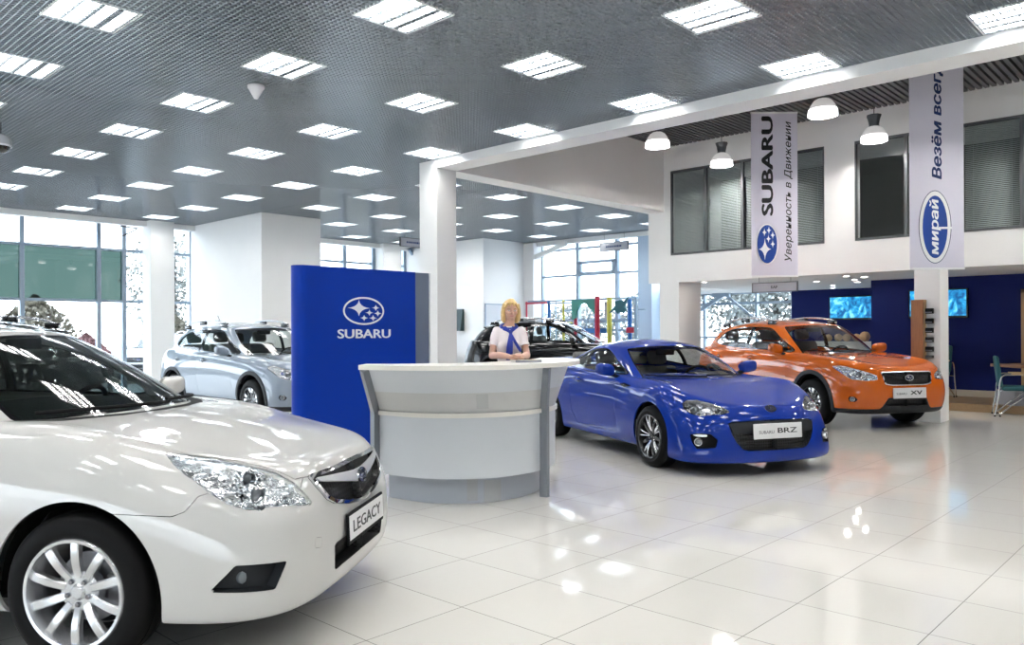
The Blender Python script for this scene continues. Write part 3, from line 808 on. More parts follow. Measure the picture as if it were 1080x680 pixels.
def blue_coupe():
    cols = [
        [(.66, 0, .125), (.815, 0, .13), (.85, 0, .20), (.84, 0, .42), (.80, 0, .56), (.72, 0, .645)],
        [(.65, .32, .125), (.80, .32, .13), (.835, .32, .20), (.822, .32, .42), (.775, .32, .56), (.69, .32, .655)],
        [(.58, .56, .125), (.725, .61, .13), (.755, .64, .21), (.73, .625, .43), (.665, .60, .58), (.555, .56, .698)],
        [(.46, .71, .125), (.575, .795, .135), (.60, .825, .22), (.56, .80, .44), (.47, .775, .62), (.355, .70, .762)],
        [(.30, .77, .13), (.35, .85, .145), (.355, .877, .29), (.335, .877, .47), (.28, .86, .66), (.18, .77, .815)],
        side_col(0, (.78, .85, .885, .888, .875, .775), (.16, .19, .32, .52, .72, .858)),
        side_col(-.4, (.77, .83, .865, .873, .858, .775), (.16, .19, .34, .54, .74, .866)),
        side_col(-.75, (.76, .815, .845, .862, .857, .785), (.16, .19, .35, .55, .76, .876)),
        side_col(-1.4, (.76, .815, .84, .862, .862, .80), (.16, .19, .36, .56, .77, .89)),
        side_col(-2.0, (.77, .825, .855, .878, .875, .80), (.16, .19, .37, .58, .79, .91)),
        side_col(-2.57, (.78, .85, .885, .895, .88, .78), (.16, .20, .38, .60, .80, .94)),
        side_col(-2.95, (.77, .84, .87, .88, .86, .76), (.18, .21, .40, .62, .82, .97)),
        [(-3.15, .70, .20), (-3.22, .74, .23), (-3.27, .765, .42), (-3.28, .76, .62), (-3.25, .74, .83), (-3.22, .69, .985)],
        [(-3.28, .42, .20), (-3.34, .42, .23), (-3.38, .42, .42), (-3.385, .42, .62), (-3.37, .42, .84), (-3.36, .41, .995)],
        [(-3.32, 0, .20), (-3.37, 0, .23), (-3.41, 0, .42), (-3.41, 0, .62), (-3.40, 0, .84), (-3.39, 0, .995)]]
    xc = (.32, .30, .24, .13, .02, -.14, -.42, -.75, -1.4, -2.0, -2.5, -2.8, -3.0, -3.08, -3.1)
    zc = {.83: .60, .715: .645, .5: .715, .3: .765, 0: .815, -.3: .85, -.6: .88, -.8: .89, -2.4: .93, -2.7: .96, -3.39: .995}
    green = dict(
        base=[(-.32, 0, .86), (-.37, .34, .86), (-.60, .655, .865), (-.80, .735, .87), (-1.25, .765, .88), (-1.65, .765, .89), (-2.05, .73, .90), (-2.5, .65, .92), (-2.82, .54, .95), (-2.92, .27, .965), (-2.93, 0, .965)],
        rail=[(-1.10, 0, 1.215), (-1.12, .29, 1.21), (-1.2, .50, 1.185), (-1.28, .545, 1.185), (-1.45, .555, 1.205), (-1.65, .55, 1.205), (-1.9, .53, 1.185), (-2.1, .50, 1.15), (-2.2, .43, 1.13), (-2.24, .21, 1.14), (-2.245, 0, 1.145)],
        bulge=[.03, .03, .03, .03, .035, .035, .035, .03, .02, .02, .02], cx=-1.6,
        xc=[-1.35, -1.36, -1.4, -1.45, -1.52, -1.62, -1.75, -1.85, -1.92, -1.95, -1.96],
        zc={-1.1: 1.215, -1.3: 1.255, -1.55: 1.285, -1.8: 1.275, -2.05: 1.225, -2.245: 1.145},
        panes=[dict(n='windshield', k='uv', p=rrect(-9, 1.9, 1.0, 3.86, .15), edge=.02, edge_uv=.07, one=True),
               dict(n='rear_window', k='uv', p=rrect(8.3, 19, 1.3, 3.7, .15), edge=.02, edge_uv=.07, one=True),
               dict(n='side_window', k='side', p=spline_poly([(-.76, .90), (-1.3, .912), (-1.75, .93), (-2.25, .985), (-2.3, 1.01), (-2.1, 1.095), (-1.85, 1.155), (-1.55, 1.175), (-1.35, 1.15), (-1.05, 1.035)], 5), mask=.3, edge=.013,
                    split=[[(-3, .8), (-1.90, .8), (-1.84, 1.4), (-3, 1.4)], [(-1.84, .8), (-.5, .8), (-.5, 1.4), (-1.78, 1.4)]])])
    dg = lambda L: [((x - y) * .70711, z) for x, y, z in L]
    panels = blue_panels(dg)
    return dict(name='coupe_car', pos=(7.80, 4.02), head=math.radians(-117.8), m_paint=MT['blue_paint'], WB=2.57, track=.885,
               label='glossy blue low sports coupe with a white show plate beside the reception desk', cat='car',
               cols=cols, xc=xc, zc=zc, pu=24, pv=18, arches=[(0, .312, .352), (-2.57, .312, .352)], panels=panels,
               hole=spline_poly([(-.50, 0), (-.58, .45), (-.95, .66), (-1.5, .69), (-2.1, .64), (-2.5, .4), (-2.6, 0), (-2.5, -.4), (-.7, -.5)], 5),
               green=green, under=(-3.1, .5, .16),
               wheel=dict(R=.312, W=.215, rim_r=.226, m_barrel=MT['wheel_black'], m_face=MT['machined'], m_dark=MT['wheel_black'], m_cap=MT['wheel_black'], phase=PI / 2 + .2, zh=.07, hub_dark=True,
                          spokes=[(5, .05, .016, .214, .020, -.12, -.155, False), (5, .05, .016, .214, .020, .12, .155, False), (5, .03, .05, .2, .03, PI / 5, PI / 5, True)]),
               cabin=dict(fx=-1.55, rx=-2.15, z=.40, h=.55, dash=(-.92, .86), mirror=(-1.15, 1.13)))

def blue_panels(dg):
    return [
        dict(n='headlight', k='diag', p=dg([(.425, .760, .675), (.419, .712, .712), (.474, .629, .716), (.557, .546, .693), (.637, .474, .661), (.701, .424, .622), (.715, .43, .602), (.704, .50, .587), (.656, .614, .577), (.61, .688, .566), (.537, .744, .588), (.46, .77, .63)]),
             m='lamp', gap=.001, depth=.05, m_bowl=MT['bowl_dark'], eyes=[(.70, .64, .042, 'proj'), (.60, .625, .03, 'cone'), (.52, .622, .022, 'cone')], aim=(1, .35, 0)),
        dict(n='grille', k='front', p=[(-.2, .535), (.28, .527), (.44, .518), (.475, .505), (.478, .49), (.462, .41), (.42, .33), (.365, .268), (.31, .25), (-.2, .247)], m='recess', dir=(1, 0, 0), depth=.06, taper=.04, mat=MT['mesh_black'], one=True),
        dict(n='fog_lamp_recess', k='diag', p=dg([(.599, .785, .398), (.65, .73, .412), (.724, .64, .407), (.758, .591, .355), (.754, .609, .284), (.658, .752, .269), (.623, .78, .329)]), m='recess', dir=(.8, .6, 0), depth=.04, taper=.08, mat=MT['black']),
        dict(n='hood', k='top', p=[(-.95, -.3), (-.95, .60), (-.52, .675), (.05, .705), (.36, .72), (.42, .70), (.474, .635), (.557, .55), (.637, .478), (.69, .41), (.705, .2), (.71, -.3)], mask=.25, m='panel', one=True),
        dict(n='front_bumper', k='diag', p=[(-.6, .545), (-.438, .545), (-.32, .61), (-.236, .675), (-.1, .66), (.15, .60), (.2, .63), (.22, .70), (.9, .70), (.9, 0), (-.6, 0)], m='panel', one=True),
        dict(n='door', k='side', p=[(-.78, .26), (-1.8, .26), (-1.93, .4), (-1.96, .75), (-1.9, 1.3), (-.74, 1.3), (-.80, .8)], m='panel'),
        dict(n='tail_lamp', k='side', p=[(-3.0, .86), (-3.1, .90), (-3.6, .92), (-3.6, .76), (-3.15, .78)], mask=.42, m='panel', mat=MT['red_lens'])]

def mirror_pair(root, m, x, y, z, k=1.):
    for s in (1, -1):
        b = MB().ball((0, 0, 0), (.085 * k, .115 * k, .075 * k), 20, 12)
        V = []
        for v in b.V:
            v = Vector(v); sg = lambda c, r: math.copysign(r * abs(c / r) ** .62, c); v = Vector((sg(v.x, .085 * k), sg(v.y, .115 * k), sg(v.z, .075 * k))) * .9
            if v.x < -.02: v.x = -.02 - (v.x + .02) * -.35
            V.append((x + v.x, s * (y + v.y), z + v.z + .012 * (v.y / .1)))
        mb = MB().add(V, b.F if s > 0 else [f[::-1] for f in b.F]); o = mb.build('side_mirror', m, root, True)
        MB().lathe([(0, 0), (.09, 0)], 20, Matrix.Translation((x - .053 * k, s * y, z)) @ Matrix.Rotation(-PI / 2, 4, 'Y') @ Matrix.Diagonal((.62, 1.05, 1, 1))).build('mirror_glass', MT['chrome'], o)
        MB().bar((x + .01, s * (y - .20), z - .10), (x, s * (y - .05), z - .045), .06, .035).build('mirror_arm', MT['black'], o)

def badge_at(parent, x, z, tilt, W):
    M = Matrix.Translation((x, 0, z)) @ Matrix.Rotation(tilt, 4, 'Y') @ frame_mat((0, 0, 0), (0, 1, 0), (0, 0, 1), (1, 0, 0))
    return oval_badge(W, W * .6, M, MT['chrome'], MT['chrome'], MT['badge_blue'], parent, ring=.07, depth=.008)

def fog_unit(O, c, yawd, r):
    for s in (1, -1):
        M = Matrix.Translation((c[0], s * c[1], c[2])) @ Matrix.Rotation(s * math.radians(yawd), 4, 'Z') @ frame_mat((0, 0, 0), (0, 1, 0), (0, 0, 1), (1, 0, 0))
        p = O['fog_lamp_recess'][0 if s > 0 else 1]
        MB().lathe([(r * .86, .01), (r, .014), (r * 1.08, .008), (r * 1.08, -.04)], 24, M).build('fog_lamp_ring', MT['chrome_soft'], p, True)
        MB().lathe([(0, .016), (r * .5, .014), (r * .86, .004), (r * .86, -.03)], 24, M).build('fog_lamp', MT['bulb_glass'], p, True)

def handles(root, m, xs, y, z):
    for x in xs:
        for s in (1, -1):
            MB().tube([(x, s * (y - .005), z), (x + .025, s * (y + .03), z + .002), (x + .15, s * (y + .032), z + .002), (x + .18, s * (y - .003), z)], [.010, .013, .013, .010], 8).build('door_handle', m, root, True)
            MB().ball((x + .085, s * (y - .002), z), (.055, .006, .032), 16, 8).build('handle_cup', MT['black_gloss'], root, True)

def wipers(root, base, z0):
    """two blades lying just above the cowl; base(y) gives x"""
    for (y0, y1) in ((.62, .02), (.0, -.60)):
        MB().tube([(base(y0 + (y1 - y0) * k / 7) - .03 * k / 7, y0 + (y1 - y0) * k / 7, z0 + .014 * k / 7) for k in range(8)], .009, 6).build('wiper', MT['black'], root, True)

def finish_blue():
    cfg = blue_coupe(); O = assemble(cfg); r = O['root']; g = O['grille']
    add_piece(cfg, g, 'grille_band', 'front', [(-.2, .525), (.28, .518), (.44, .509), (.467, .497), (.452, .412), (-.2, .415)], MT['clad'], -.012, .01)
    for z in (.30, .345, .39): MB().box(.775, .785, -.36, .36, z - .005, z + .005).build('grille_bar', MT['black_gloss'], g)
    badge_at(r, .755, .628, -.55, .125)
    plate(r, .872, .435, -.05, .52, .112, [('SUBARU', -.135, -.012, .17, .03, -.001, MT['ink_grey']), ('BRZ', .10, 0, .22, .048, .002, MT['ink'])], MT['plate'])
    fog_unit(O, (.655, .735, .33), 38, .034)
    add_piece(cfg, r, 'running_lamp', 'diag', [((x - y) * .70711, z) for x, y, z in [(.605, .778, .392), (.65, .73, .405), (.71, .66, .40), (.70, .67, .382), (.65, .73, .38)]], MT['chrome_soft'], .0, .006, one=False)
    add_piece(cfg, r, 'fender_vent', 'side', [(-.42, .792), (-.60, .815), (-.68, .80), (-.60, .775)], MT['black_gloss'], .001, .006, one=False, mask=.5)
    mirror_pair(r, MT['blue_paint'], -.86, .94, .955)
    handles(r, MT['blue_paint'], (-1.80,), .868, .80)
    wipers(r, lambda y: -.29 - .30 * (abs(y) / .66) ** 2.2, .885)
    lip = MB().tube([(-3.33 + .13 * (abs(y) / .7) ** 2, y, 1.005 - .01 * (abs(y) / .7) ** 2) for y in [-.66 + .11 * k for k in range(13)]], .022, 8, flat=.5); lip.build('rear_spoiler', MT['blue_paint'], r, True)
    return O
def crossover(label, cat, pos, head, m_paint):
    cols = [
        [(.68, 0, .23), (.82, 0, .24), (.875, 0, .40), (.90, 0, .57), (.89, 0, .74), (.82, 0, .865)],
        [(.67, .34, .23), (.81, .34, .24), (.865, .34, .40), (.89, .34, .57), (.875, .34, .75), (.795, .34, .88)],
        [(.62, .60, .23), (.76, .63, .24), (.81, .66, .40), (.825, .66, .57), (.785, .64, .77), (.67, .60, .92)],
        [(.48, .74, .235), (.60, .80, .25), (.635, .83, .41), (.635, .83, .58), (.57, .80, .80), (.42, .72, .96)],
        [(.30, .77, .24), (.34, .84, .26), (.35, .872, .42), (.34, .876, .60), (.28, .86, .80), (.15, .765, .985)],
        side_col(-.02, (.78, .845, .885, .892, .88, .78), (.27, .295, .43, .62, .83, 1.0)),
        side_col(-.36, (.78, .835, .875, .885, .875, .785), (.27, .30, .44, .63, .85, 1.02)),
        side_col(-.75, (.78, .825, .86, .88, .88, .80), (.27, .30, .44, .64, .86, 1.03)),
        side_col(-1.45, (.78, .825, .858, .88, .884, .81), (.27, .30, .44, .64, .875, 1.045)),
        side_col(-2.1, (.78, .83, .865, .885, .885, .80), (.27, .30, .45, .66, .89, 1.06)),
        side_col(-2.635, (.78, .845, .885, .89, .88, .775), (.27, .305, .46, .68, .91, 1.08)),
        side_col(-3.0, (.77, .835, .87, .875, .855, .75), (.28, .32, .48, .70, .92, 1.09)),
        [(-3.28, .68, .30), (-3.35, .72, .34), (-3.40, .745, .50), (-3.39, .745, .70), (-3.33, .73, .92), (-3.24, .68, 1.09)],
        [(-3.42, .42, .30), (-3.48, .42, .34), (-3.53, .43, .50), (-3.52, .43, .70), (-3.46, .42, .92), (-3.38, .41, 1.10)],
        [(-3.44, 0, .30), (-3.50, 0, .34), (-3.55, 0, .50), (-3.54, 0, .70), (-3.48, 0, .92), (-3.40, 0, 1.10)]]
    xc = (.40, .38, .32, .22, .08, -.10, -.38, -.75, -1.45, -2.1, -2.55, -2.85, -3.05, -3.13, -3.15)
    zc = {.88: .83, .82: .865, .6: .925, .3: .98, 0: 1.02, -.3: 1.045, -.6: 1.06, -3.5: 1.10}
    WB = 2.635
    green = dict(
        base=[(-.20, 0, 1.035), (-.25, .36, 1.03), (-.50, .675, 1.02), (-.68, .755, 1.015), (-1.2, .79, 1.03), (-1.75, .795, 1.045), (-2.35, .775, 1.065), (-2.85, .73, 1.085), (-3.2, .62, 1.10), (-3.34, .32, 1.11), (-3.36, 0, 1.11)],
        rail=[(-1.02, 0, 1.475), (-1.04, .31, 1.47), (-1.13, .54, 1.45), (-1.22, .59, 1.45), (-1.55, .605, 1.475), (-1.95, .605, 1.48), (-2.4, .585, 1.46), (-2.75, .55, 1.42), (-2.95, .47, 1.395), (-3.03, .24, 1.405), (-3.04, 0, 1.41)],
        bulge=[.03, .03, .03, .03, .035, .04, .04, .035, .03, .03, .03], cx=-1.8,
        xc=[-1.35, -1.37, -1.43, -1.5, -1.7, -1.95, -2.3, -2.55, -2.7, -2.75, -2.76],
        zc={-1.0: 1.47, -1.3: 1.525, -1.65: 1.56, -2.0: 1.565, -2.4: 1.545, -2.75: 1.49, -3.04: 1.41},
        panes=[dict(n='windshield', k='uv', p=rrect(-9, 1.93, 1.0, 3.86, .15), edge=.02, edge_uv=.07, one=True),
               dict(n='rear_window', k='uv', p=rrect(8.35, 19, 1.1, 3.8, .15), edge=.02, edge_uv=.07, one=True),
               dict(n='side_window', k='side', p=spline_poly([(-.60, 1.055), (-1.2, 1.07), (-2.0, 1.095), (-2.6, 1.13), (-2.80, 1.17), (-2.80, 1.22), (-2.6, 1.355), (-2.3, 1.42), (-1.85, 1.445), (-1.5, 1.44), (-1.25, 1.405), (-.95, 1.26)], 5), mask=.3, edge=.014,
                    split=[[(-3.2, .9), (-1.80, .9), (-1.78, 1.6), (-3.2, 1.6)], [(-1.72, .9), (-.5, .9), (-.5, 1.6), (-1.70, 1.6)]])])
    dg = lambda L: [((x - y) * .70711, z) for x, y, z in L]
    panels = xv_panels(dg)
    return dict(name='crossover_car', pos=pos, head=math.radians(head), m_paint=m_paint, WB=WB, track=.888, label=label, cat=cat, cladding=.055,
               cols=cols, xc=xc, zc=zc, pu=20, pv=16, arches=[(0, .35, .40), (-WB, .35, .40)], panels=panels,
               hole=spline_poly([(-.36, 0), (-.45, .45), (-.85, .68), (-1.5, .71), (-2.2, .69), (-2.9, .55), (-3.1, 0), (-2.9, -.4), (-.6, -.5)], 5),
               green=green, under=(-3.2, .5, .24),
               wheel=dict(R=.339, W=.225, rim_r=.226, m_barrel=MT['wheel_black'], m_face=MT['machined'], m_dark=MT['wheel_black'], m_cap=MT['wheel_black'], phase=PI / 2, zh=.07, hub_dark=True,
                          spokes=[(5, .10, .028, .214, .05, -.10, -.24, False), (5, .10, .028, .214, .05, .10, .24, False), (5, .03, .10, .2, .045, 0, 0, True), (5, .03, .05, .2, .03, PI / 5, PI / 5, True)]),
               cabin=dict(fx=-1.45, rx=-2.35, z=.62, dash=(-.80, 1.02), mirror=(-1.1, 1.39)))
def orange_cfg(): return crossover('orange crossover car with grey wheel arches and roof rails beside the white column', 'car', OPOS, -121, MT['orange_paint'])
def hubpos(h, xc, zc):
    yaw = .0171; a, b = math.sin(PI / 4 - yaw), math.cos(PI / 4 - yaw)
    X, Y = a * xc + b * zc, -b * xc + a * zc; r = math.radians(h)
    return (X - math.sin(r) * .865, Y + math.cos(r) * .865)
OPOS = hubpos(-121, 4.80, 11.65)
SPOS = hubpos(-90.3, -3.5, 12.1)
def silver_cfg(): return crossover('silver blue crossover car behind the blue sign panel, with grey wheel arches', 'car', SPOS, -90.3, MT['silver_paint'])

def xv_panels(dg):
    return [
        dict(n='headlight', k='diag', p=dg([(.364, .818, .873), (.447, .787, .892), (.559, .749, .882), (.729, .653, .834), (.821, .53, .787), (.855, .48, .76), (.865, .475, .70), (.823, .621, .683), (.701, .764, .704), (.61, .80, .752), (.48, .817, .82)]),
             m='lamp', gap=.001, depth=.05, m_bowl=MT['bowl'], eyes=[(.69, .775, .045, 'proj'), (.58, .735, .035, 'cone'), (.745, .80, .03, 'cone')], aim=(1, .35, 0)),
        dict(n='grille', k='front', p=[(-.2, .812), (.385, .806), (.412, .795), (.41, .78), (.385, .65), (.36, .632), (.26, .618), (-.2, .616)], m='recess', dir=(1, 0, 0), depth=.045, taper=.04, mat=MT['mesh_black'], one=True),
        dict(n='fog_lamp_recess', k='diag', p=dg([(.70, .80, .47), (.75, .755, .465), (.775, .73, .43), (.75, .755, .395), (.70, .80, .40), (.685, .812, .435)]), m='recess', dir=(.8, .6, 0), depth=.025, taper=.1, mat=MT['black']),
        dict(n='lower_intake', k='front', p=[(-.2, .432), (.295, .428), (.345, .345), (.335, .335), (-.2, .335)], m='recess', dir=(1, 0, 0), depth=.06, taper=.04, mat=MT['mesh_black'], one=True),
        dict(n='lower_cladding', k='front', p=[(-.2, .452), (.315, .447), (.39, .325), (.43, .295), (.95, .295), (.95, 0), (-.2, 0)], mask=.15, m='panel', one=True, mat=MT['clad'], lift=.004),
        dict(n='sill_cladding', k='side', p=[(-.3, 0), (-.3, .345), (-2.35, .345), (-2.35, 0)], m='panel', mat=MT['clad'], lift=.006),
        dict(n='rear_cladding', k='side', p=[(-2.9, 0), (-2.9, .44), (-3.7, .46), (-3.7, 0)], mask=-1., m='panel', mat=MT['clad'], lift=.004),
        dict(n='hood', k='top', p=[(-.8, -.3), (-.8, .64), (-.5, .70), (0, .735), (.36, .78), (.447, .775), (.559, .74), (.729, .645), (.80, .53), (.815, .42), (.82, -.3)], mask=.25, m='panel', one=True),
        dict(n='front_bumper', k='diag', p=[(-.6, .64), (-.42, .66), (-.33, .78), (-.31, .85), (-.1, .75), (.1, .70), (.26, .70), (.28, .9), (.9, .9), (.9, 0), (-.6, 0)], m='panel', one=True),
        dict(n='front_door', k='side', p=[(-.55, .36), (-1.70, .36), (-1.755, .6), (-1.755, 1.3), (-.62, 1.3), (-.60, .8)], m='panel'),
        dict(n='rear_door', k='side', p=[(-1.765, .6), (-1.71, .36), (-2.12, .36), (-2.22, .55), (-2.45, .80), (-2.72, .95), (-2.78, 1.3), (-1.765, 1.3)], m='panel'),
        dict(n='tail_lamp', k='side', p=[(-3.05, 1.0), (-3.1, 1.07), (-3.7, 1.05), (-3.7, .86), (-3.35, .88)], mask=.46, m='panel', mat=MT['red_lens'])]

def roof_rails(root, y, pts, m):
    for s in (1, -1):
        rail = MB().tube(smooth_curve([(x, s * y_, z) for x, y_, z in pts], 4), .017, 8); o = rail.build('roof_rail', m, root, True)
        for (x, y_, z) in (pts[1], pts[len(pts) // 2], pts[-2]):
            MB().box(x - .10, x + .10, s * y_ - .02, s * y_ + .02, z - .07, z - .004, bev=.008).build('rail_foot', MT['black_gloss'], o, True)

def finish_xv(cfg, words):
    O = assemble(cfg); r = O['root']; g = O['grille']; P = cfg['m_paint']
    gp = [q for q in cfg['panels'] if q['n'] == 'grille'][0]['p']
    add_piece(cfg, g, 'grille_surround', 'front', gp, MT['chrome_soft'], .0, .008, inner=.012)
    add_piece(cfg, g, 'grille_wing', 'front', [(-.2, .742), (.08, .742), (.36, .752), (.37, .742), (.08, .70), (-.2, .70)], MT['black_gloss'], -.01, .01)
    badge_at(r, .905, .722, -.1, .145)
    if words: plate(r, .925, .518, -.03, .52, .112, words, MT['plate'])
    else: MB().box(.90, .915, -.26, .26, .46, .572, bev=.004).build('plate_holder', MT['black'], r)
    fog_unit(O, (.715, .765, .432), 40, .03)
    mirror_pair(r, P, -.74, .955, 1.10, 1.1)
    handles(r, P, (-1.62, -2.55), .885, .935)
    wipers(r, lambda y: -.16 - .33 * (abs(y) / .68) ** 2.2, 1.058)
    roof_rails(r, .57, [(-1.25, .565, 1.50), (-1.36, .568, 1.548), (-1.7, .575, 1.588), (-2.1, .575, 1.592), (-2.5, .56, 1.562), (-2.72, .55, 1.515), (-2.84, .545, 1.45)], MT['silver'])
    MB().tube([(-2.55, 0, 1.535), (-2.62, 0, 1.60), (-2.70, 0, 1.70)], [.012, .006, .004], 8).build('antenna', MT['black'], r, True)
    sp = MB().tube([(-3.06 + .06 * (abs(y) / .5) ** 2, y, 1.412 - .02 * (abs(y) / .5) ** 2) for y in [-.48 + .08 * k for k in range(13)]], .03, 8, flat=.6); sp.build('roof_spoiler', P, r, True)
    return O
def finish_orange(): return finish_xv(orange_cfg(), [('SUBARU', -.145, -.012, .17, .03, -.001, MT['ink_grey']), ('XV', .10, 0, .20, .056, .003, MT['ink'])])
def finish_silver(): return finish_xv(silver_cfg(), None)
# ---------------------------------------------------------------- the showroom
CEIL = 3.985; HIGH = 5.2; SOFFIT = 2.385
XB, YW = 18.1, 18.7            # far glazed walls
def S(o): o['kind'] = 'structure'; return o

def floor_mat():
    m = bpy.data.materials.new('polished tile floor'); m.use_nodes = True
    nt = m.node_tree; b = nt.nodes['Principled BSDF']; N = nt.nodes.new; L = nt.links.new
    tc = N('ShaderNodeTexCoord'); sp = N('ShaderNodeSeparateXYZ'); L(tc.outputs['Object'], sp.inputs[0])
    def line(ax, off):
        a = N('ShaderNodeMath'); a.operation = 'SUBTRACT'; a.inputs[1].default_value = off; L(sp.outputs[ax], a.inputs[0])
        q = N('ShaderNodeMath'); q.operation = 'DIVIDE'; q.inputs[1].default_value = .6; L(a.outputs[0], q.inputs[0])
        f = N('ShaderNodeMath'); f.operation = 'FRACT'; L(q.outputs[0], f.inputs[0])
        d = N('ShaderNodeMath'); d.operation = 'SUBTRACT'; d.inputs[1].default_value = .5; L(f.outputs[0], d.inputs[0])
        e = N('ShaderNodeMath'); e.operation = 'ABSOLUTE'; L(d.outputs[0], e.inputs[0])
        g = N('ShaderNodeMath'); g.operation = 'GREATER_THAN'; g.inputs[1].default_value = .4962; L(e.outputs[0], g.inputs[0])
        fl = N('ShaderNodeMath'); fl.operation = 'FLOOR'; L(q.outputs[0], fl.inputs[0])
        return g, fl
    gx, fx = line('X', .4097); gy, fy = line('Y', .4669)
    mx = N('ShaderNodeMath'); mx.operation = 'MAXIMUM'; L(gx.outputs[0], mx.inputs[0]); L(gy.outputs[0], mx.inputs[1])
    cb = N('ShaderNodeCombineXYZ'); L(fx.outputs[0], cb.inputs[0]); L(fy.outputs[0], cb.inputs[1])
    wn = N('ShaderNodeTexWhiteNoise'); wn.noise_dimensions = '3D'; L(cb.outputs[0], wn.inputs['Vector'])
    nz = N('ShaderNodeTexNoise'); nz.inputs['Scale'].default_value = 1.3; nz.inputs['Detail'].default_value = 5; L(tc.outputs['Object'], nz.inputs['Vector'])
    c1 = N('ShaderNodeMix'); c1.data_type = 'RGBA'; c1.inputs[6].default_value = (.585, .57, .535, 1); c1.inputs[7].default_value = (.63, .615, .58, 1)
    ad = N('ShaderNodeMath'); ad.operation = 'ADD'; L(wn.outputs['Value'], ad.inputs[0]); L(nz.outputs['Fac'], ad.inputs[1])
    hv = N('ShaderNodeMath'); hv.operation = 'MULTIPLY'; hv.inputs[1].default_value = .5; L(ad.outputs[0], hv.inputs[0]); L(hv.outputs[0], c1.inputs[0])
    c2 = N('ShaderNodeMix'); c2.data_type = 'RGBA'; L(mx.outputs[0], c2.inputs[0]); L(c1.outputs[2], c2.inputs[6]); c2.inputs[7].default_value = (.09, .08, .07, 1)
    L(c2.outputs[2], b.inputs['Base Color'])
    r = N('ShaderNodeMath'); r.operation = 'MULTIPLY_ADD'; r.inputs[1].default_value = .5; r.inputs[2].default_value = .045; L(mx.outputs[0], r.inputs[0]); L(r.outputs[0], b.inputs['Roughness'])
    b.inputs['Specular IOR Level'].default_value = .62
    return m

def wood_mat(name, c1, c2, scale=6., axis='X', rough=.4):
    m = mat(name, c1, rough); nt = m.node_tree; b = nt.nodes['Principled BSDF']
    tc = nt.nodes.new('ShaderNodeTexCoord'); mp = nt.nodes.new('ShaderNodeMapping')
    mp.inputs['Scale'].default_value = (1, 12, 12) if axis == 'X' else (12, 12, 1)
    nz = nt.nodes.new('ShaderNodeTexNoise'); nz.inputs['Scale'].default_value = scale; nz.inputs['Detail'].default_value = 6
    mx = nt.nodes.new('ShaderNodeMix'); mx.data_type = 'RGBA'; mx.inputs[6].default_value = (*c1, 1); mx.inputs[7].default_value = (*c2, 1)
    nt.links.new(tc.outputs['Object'], mp.inputs[0]); nt.links.new(mp.outputs[0], nz.inputs['Vector']); nt.links.new(nz.outputs['Fac'], mx.inputs[0]); nt.links.new(mx.outputs[2], b.inputs['Base Color'])
    return m

def room_mats():
    MT['floor'] = floor_mat()
    MT['wall'] = mat('white wall paint', (.80, .795, .785), .75, var=(3., .02))
    MT['grid'] = mat('ceiling grid metal', (.40, .44, .48), .2, .45)
    MT['plenum'] = mat('dark ceiling void', (.012, .013, .015), .9)
    MT['lamella'] = mat('dark slat ceiling', (.10, .10, .105), .5)
    MT['alu'] = mat('grey aluminium frame', (.30, .37, .45), .4, .5)
    MT['alu_dark'] = mat('dark window frame', (.10, .105, .11), .45, .3)
    MT['pane'] = glass('clear window glass', (.95, .97, .98), 1.)
    MT['pane_green'] = glass('green tinted glass', (.14, .185, .173), 1.3)
    MT['pane_office'] = glass('office window glass', (.88, .90, .90), .5)
    MT['tube'] = mat('lit ceiling tube', (.9, .9, .9), .4, emit=(1., .975, .93), estr=17.)
    MT['louvre'] = mat('lamp louvre', (.74, .75, .75), .3, .6)
    MT['lampframe'] = mat('lamp frame', (.72, .74, .74), .45)
    MT['blue_wall'] = mat('dark blue wall', (.002, .010, .11), .6, spec=.25)
    MT['sign_blue'] = mat('blue sign face', (.001, .034, .34), .4, spec=.2)
    MT['sign_grey'] = mat('grey sign edge', (.20, .24, .32), .35, .6)
    MT['banner'] = mat('white banner cloth', (.72, .70, .80), .8)
    MT['ink_navy'] = mat('navy print', (.004, .022, .12), .6)
    MT['ink_blue'] = mat('blue print', (.004, .05, .30), .5)
    MT['screen'] = mat('lit screen', (.01, .02, .03), .1, emit=(.02, .35, .8), estr=.55)
    MT['wood_floor'] = wood_mat('wood laminate', (.30, .19, .09), (.42, .28, .15), 3.)
    MT['wood'] = wood_mat('brown wood', (.22, .09, .035), (.36, .17, .075), 5., 'Z')
    MT['wood_light'] = wood_mat('light oak', (.45, .30, .15), (.55, .38, .20), 4., 'Z')
    MT['beige'] = mat('beige baseboard', (.55, .50, .40), .5)
    MT['ground'] = mat('outdoor paving', (.12, .115, .11), .9, var=(.6, .15))
    MT['grass'] = mat('dry grass', (.10, .085, .055), .95, var=(2., .25))
    MT['grey_panel'] = mat('grey sign panel', (.33, .34, .38), .45)
    nt = MT['screen'].node_tree; b = nt.nodes['Principled BSDF']; tc = nt.nodes.new('ShaderNodeTexCoord'); nz = nt.nodes.new('ShaderNodeTexNoise')
    nz.inputs['Scale'].default_value = 5.; nz.inputs['Detail'].default_value = 3; nz.inputs['Distortion'].default_value = 1.4
    cr = nt.nodes.new('ShaderNodeValToRGB'); e = cr.color_ramp.elements
    e[0].position = .36; e[0].color = (.004, .07, .22, 1); e[1].position = .68; e[1].color = (.25, .75, .95, 1)
    k = e.new(.52); k.color = (.015, .30, .62, 1)
    nt.links.new(tc.outputs['Object'], nz.inputs['Vector']); nt.links.new(nz.outputs['Fac'], cr.inputs[0]); nt.links.new(cr.outputs[0], b.inputs['Emission Color'])

def bx(name, x0, x1, y0, y1, z0, z1, m, parent=None, bev=0.):
    return MB().box(x0, x1, y0, y1, z0, z1, bev=bev).build(name, m, parent)

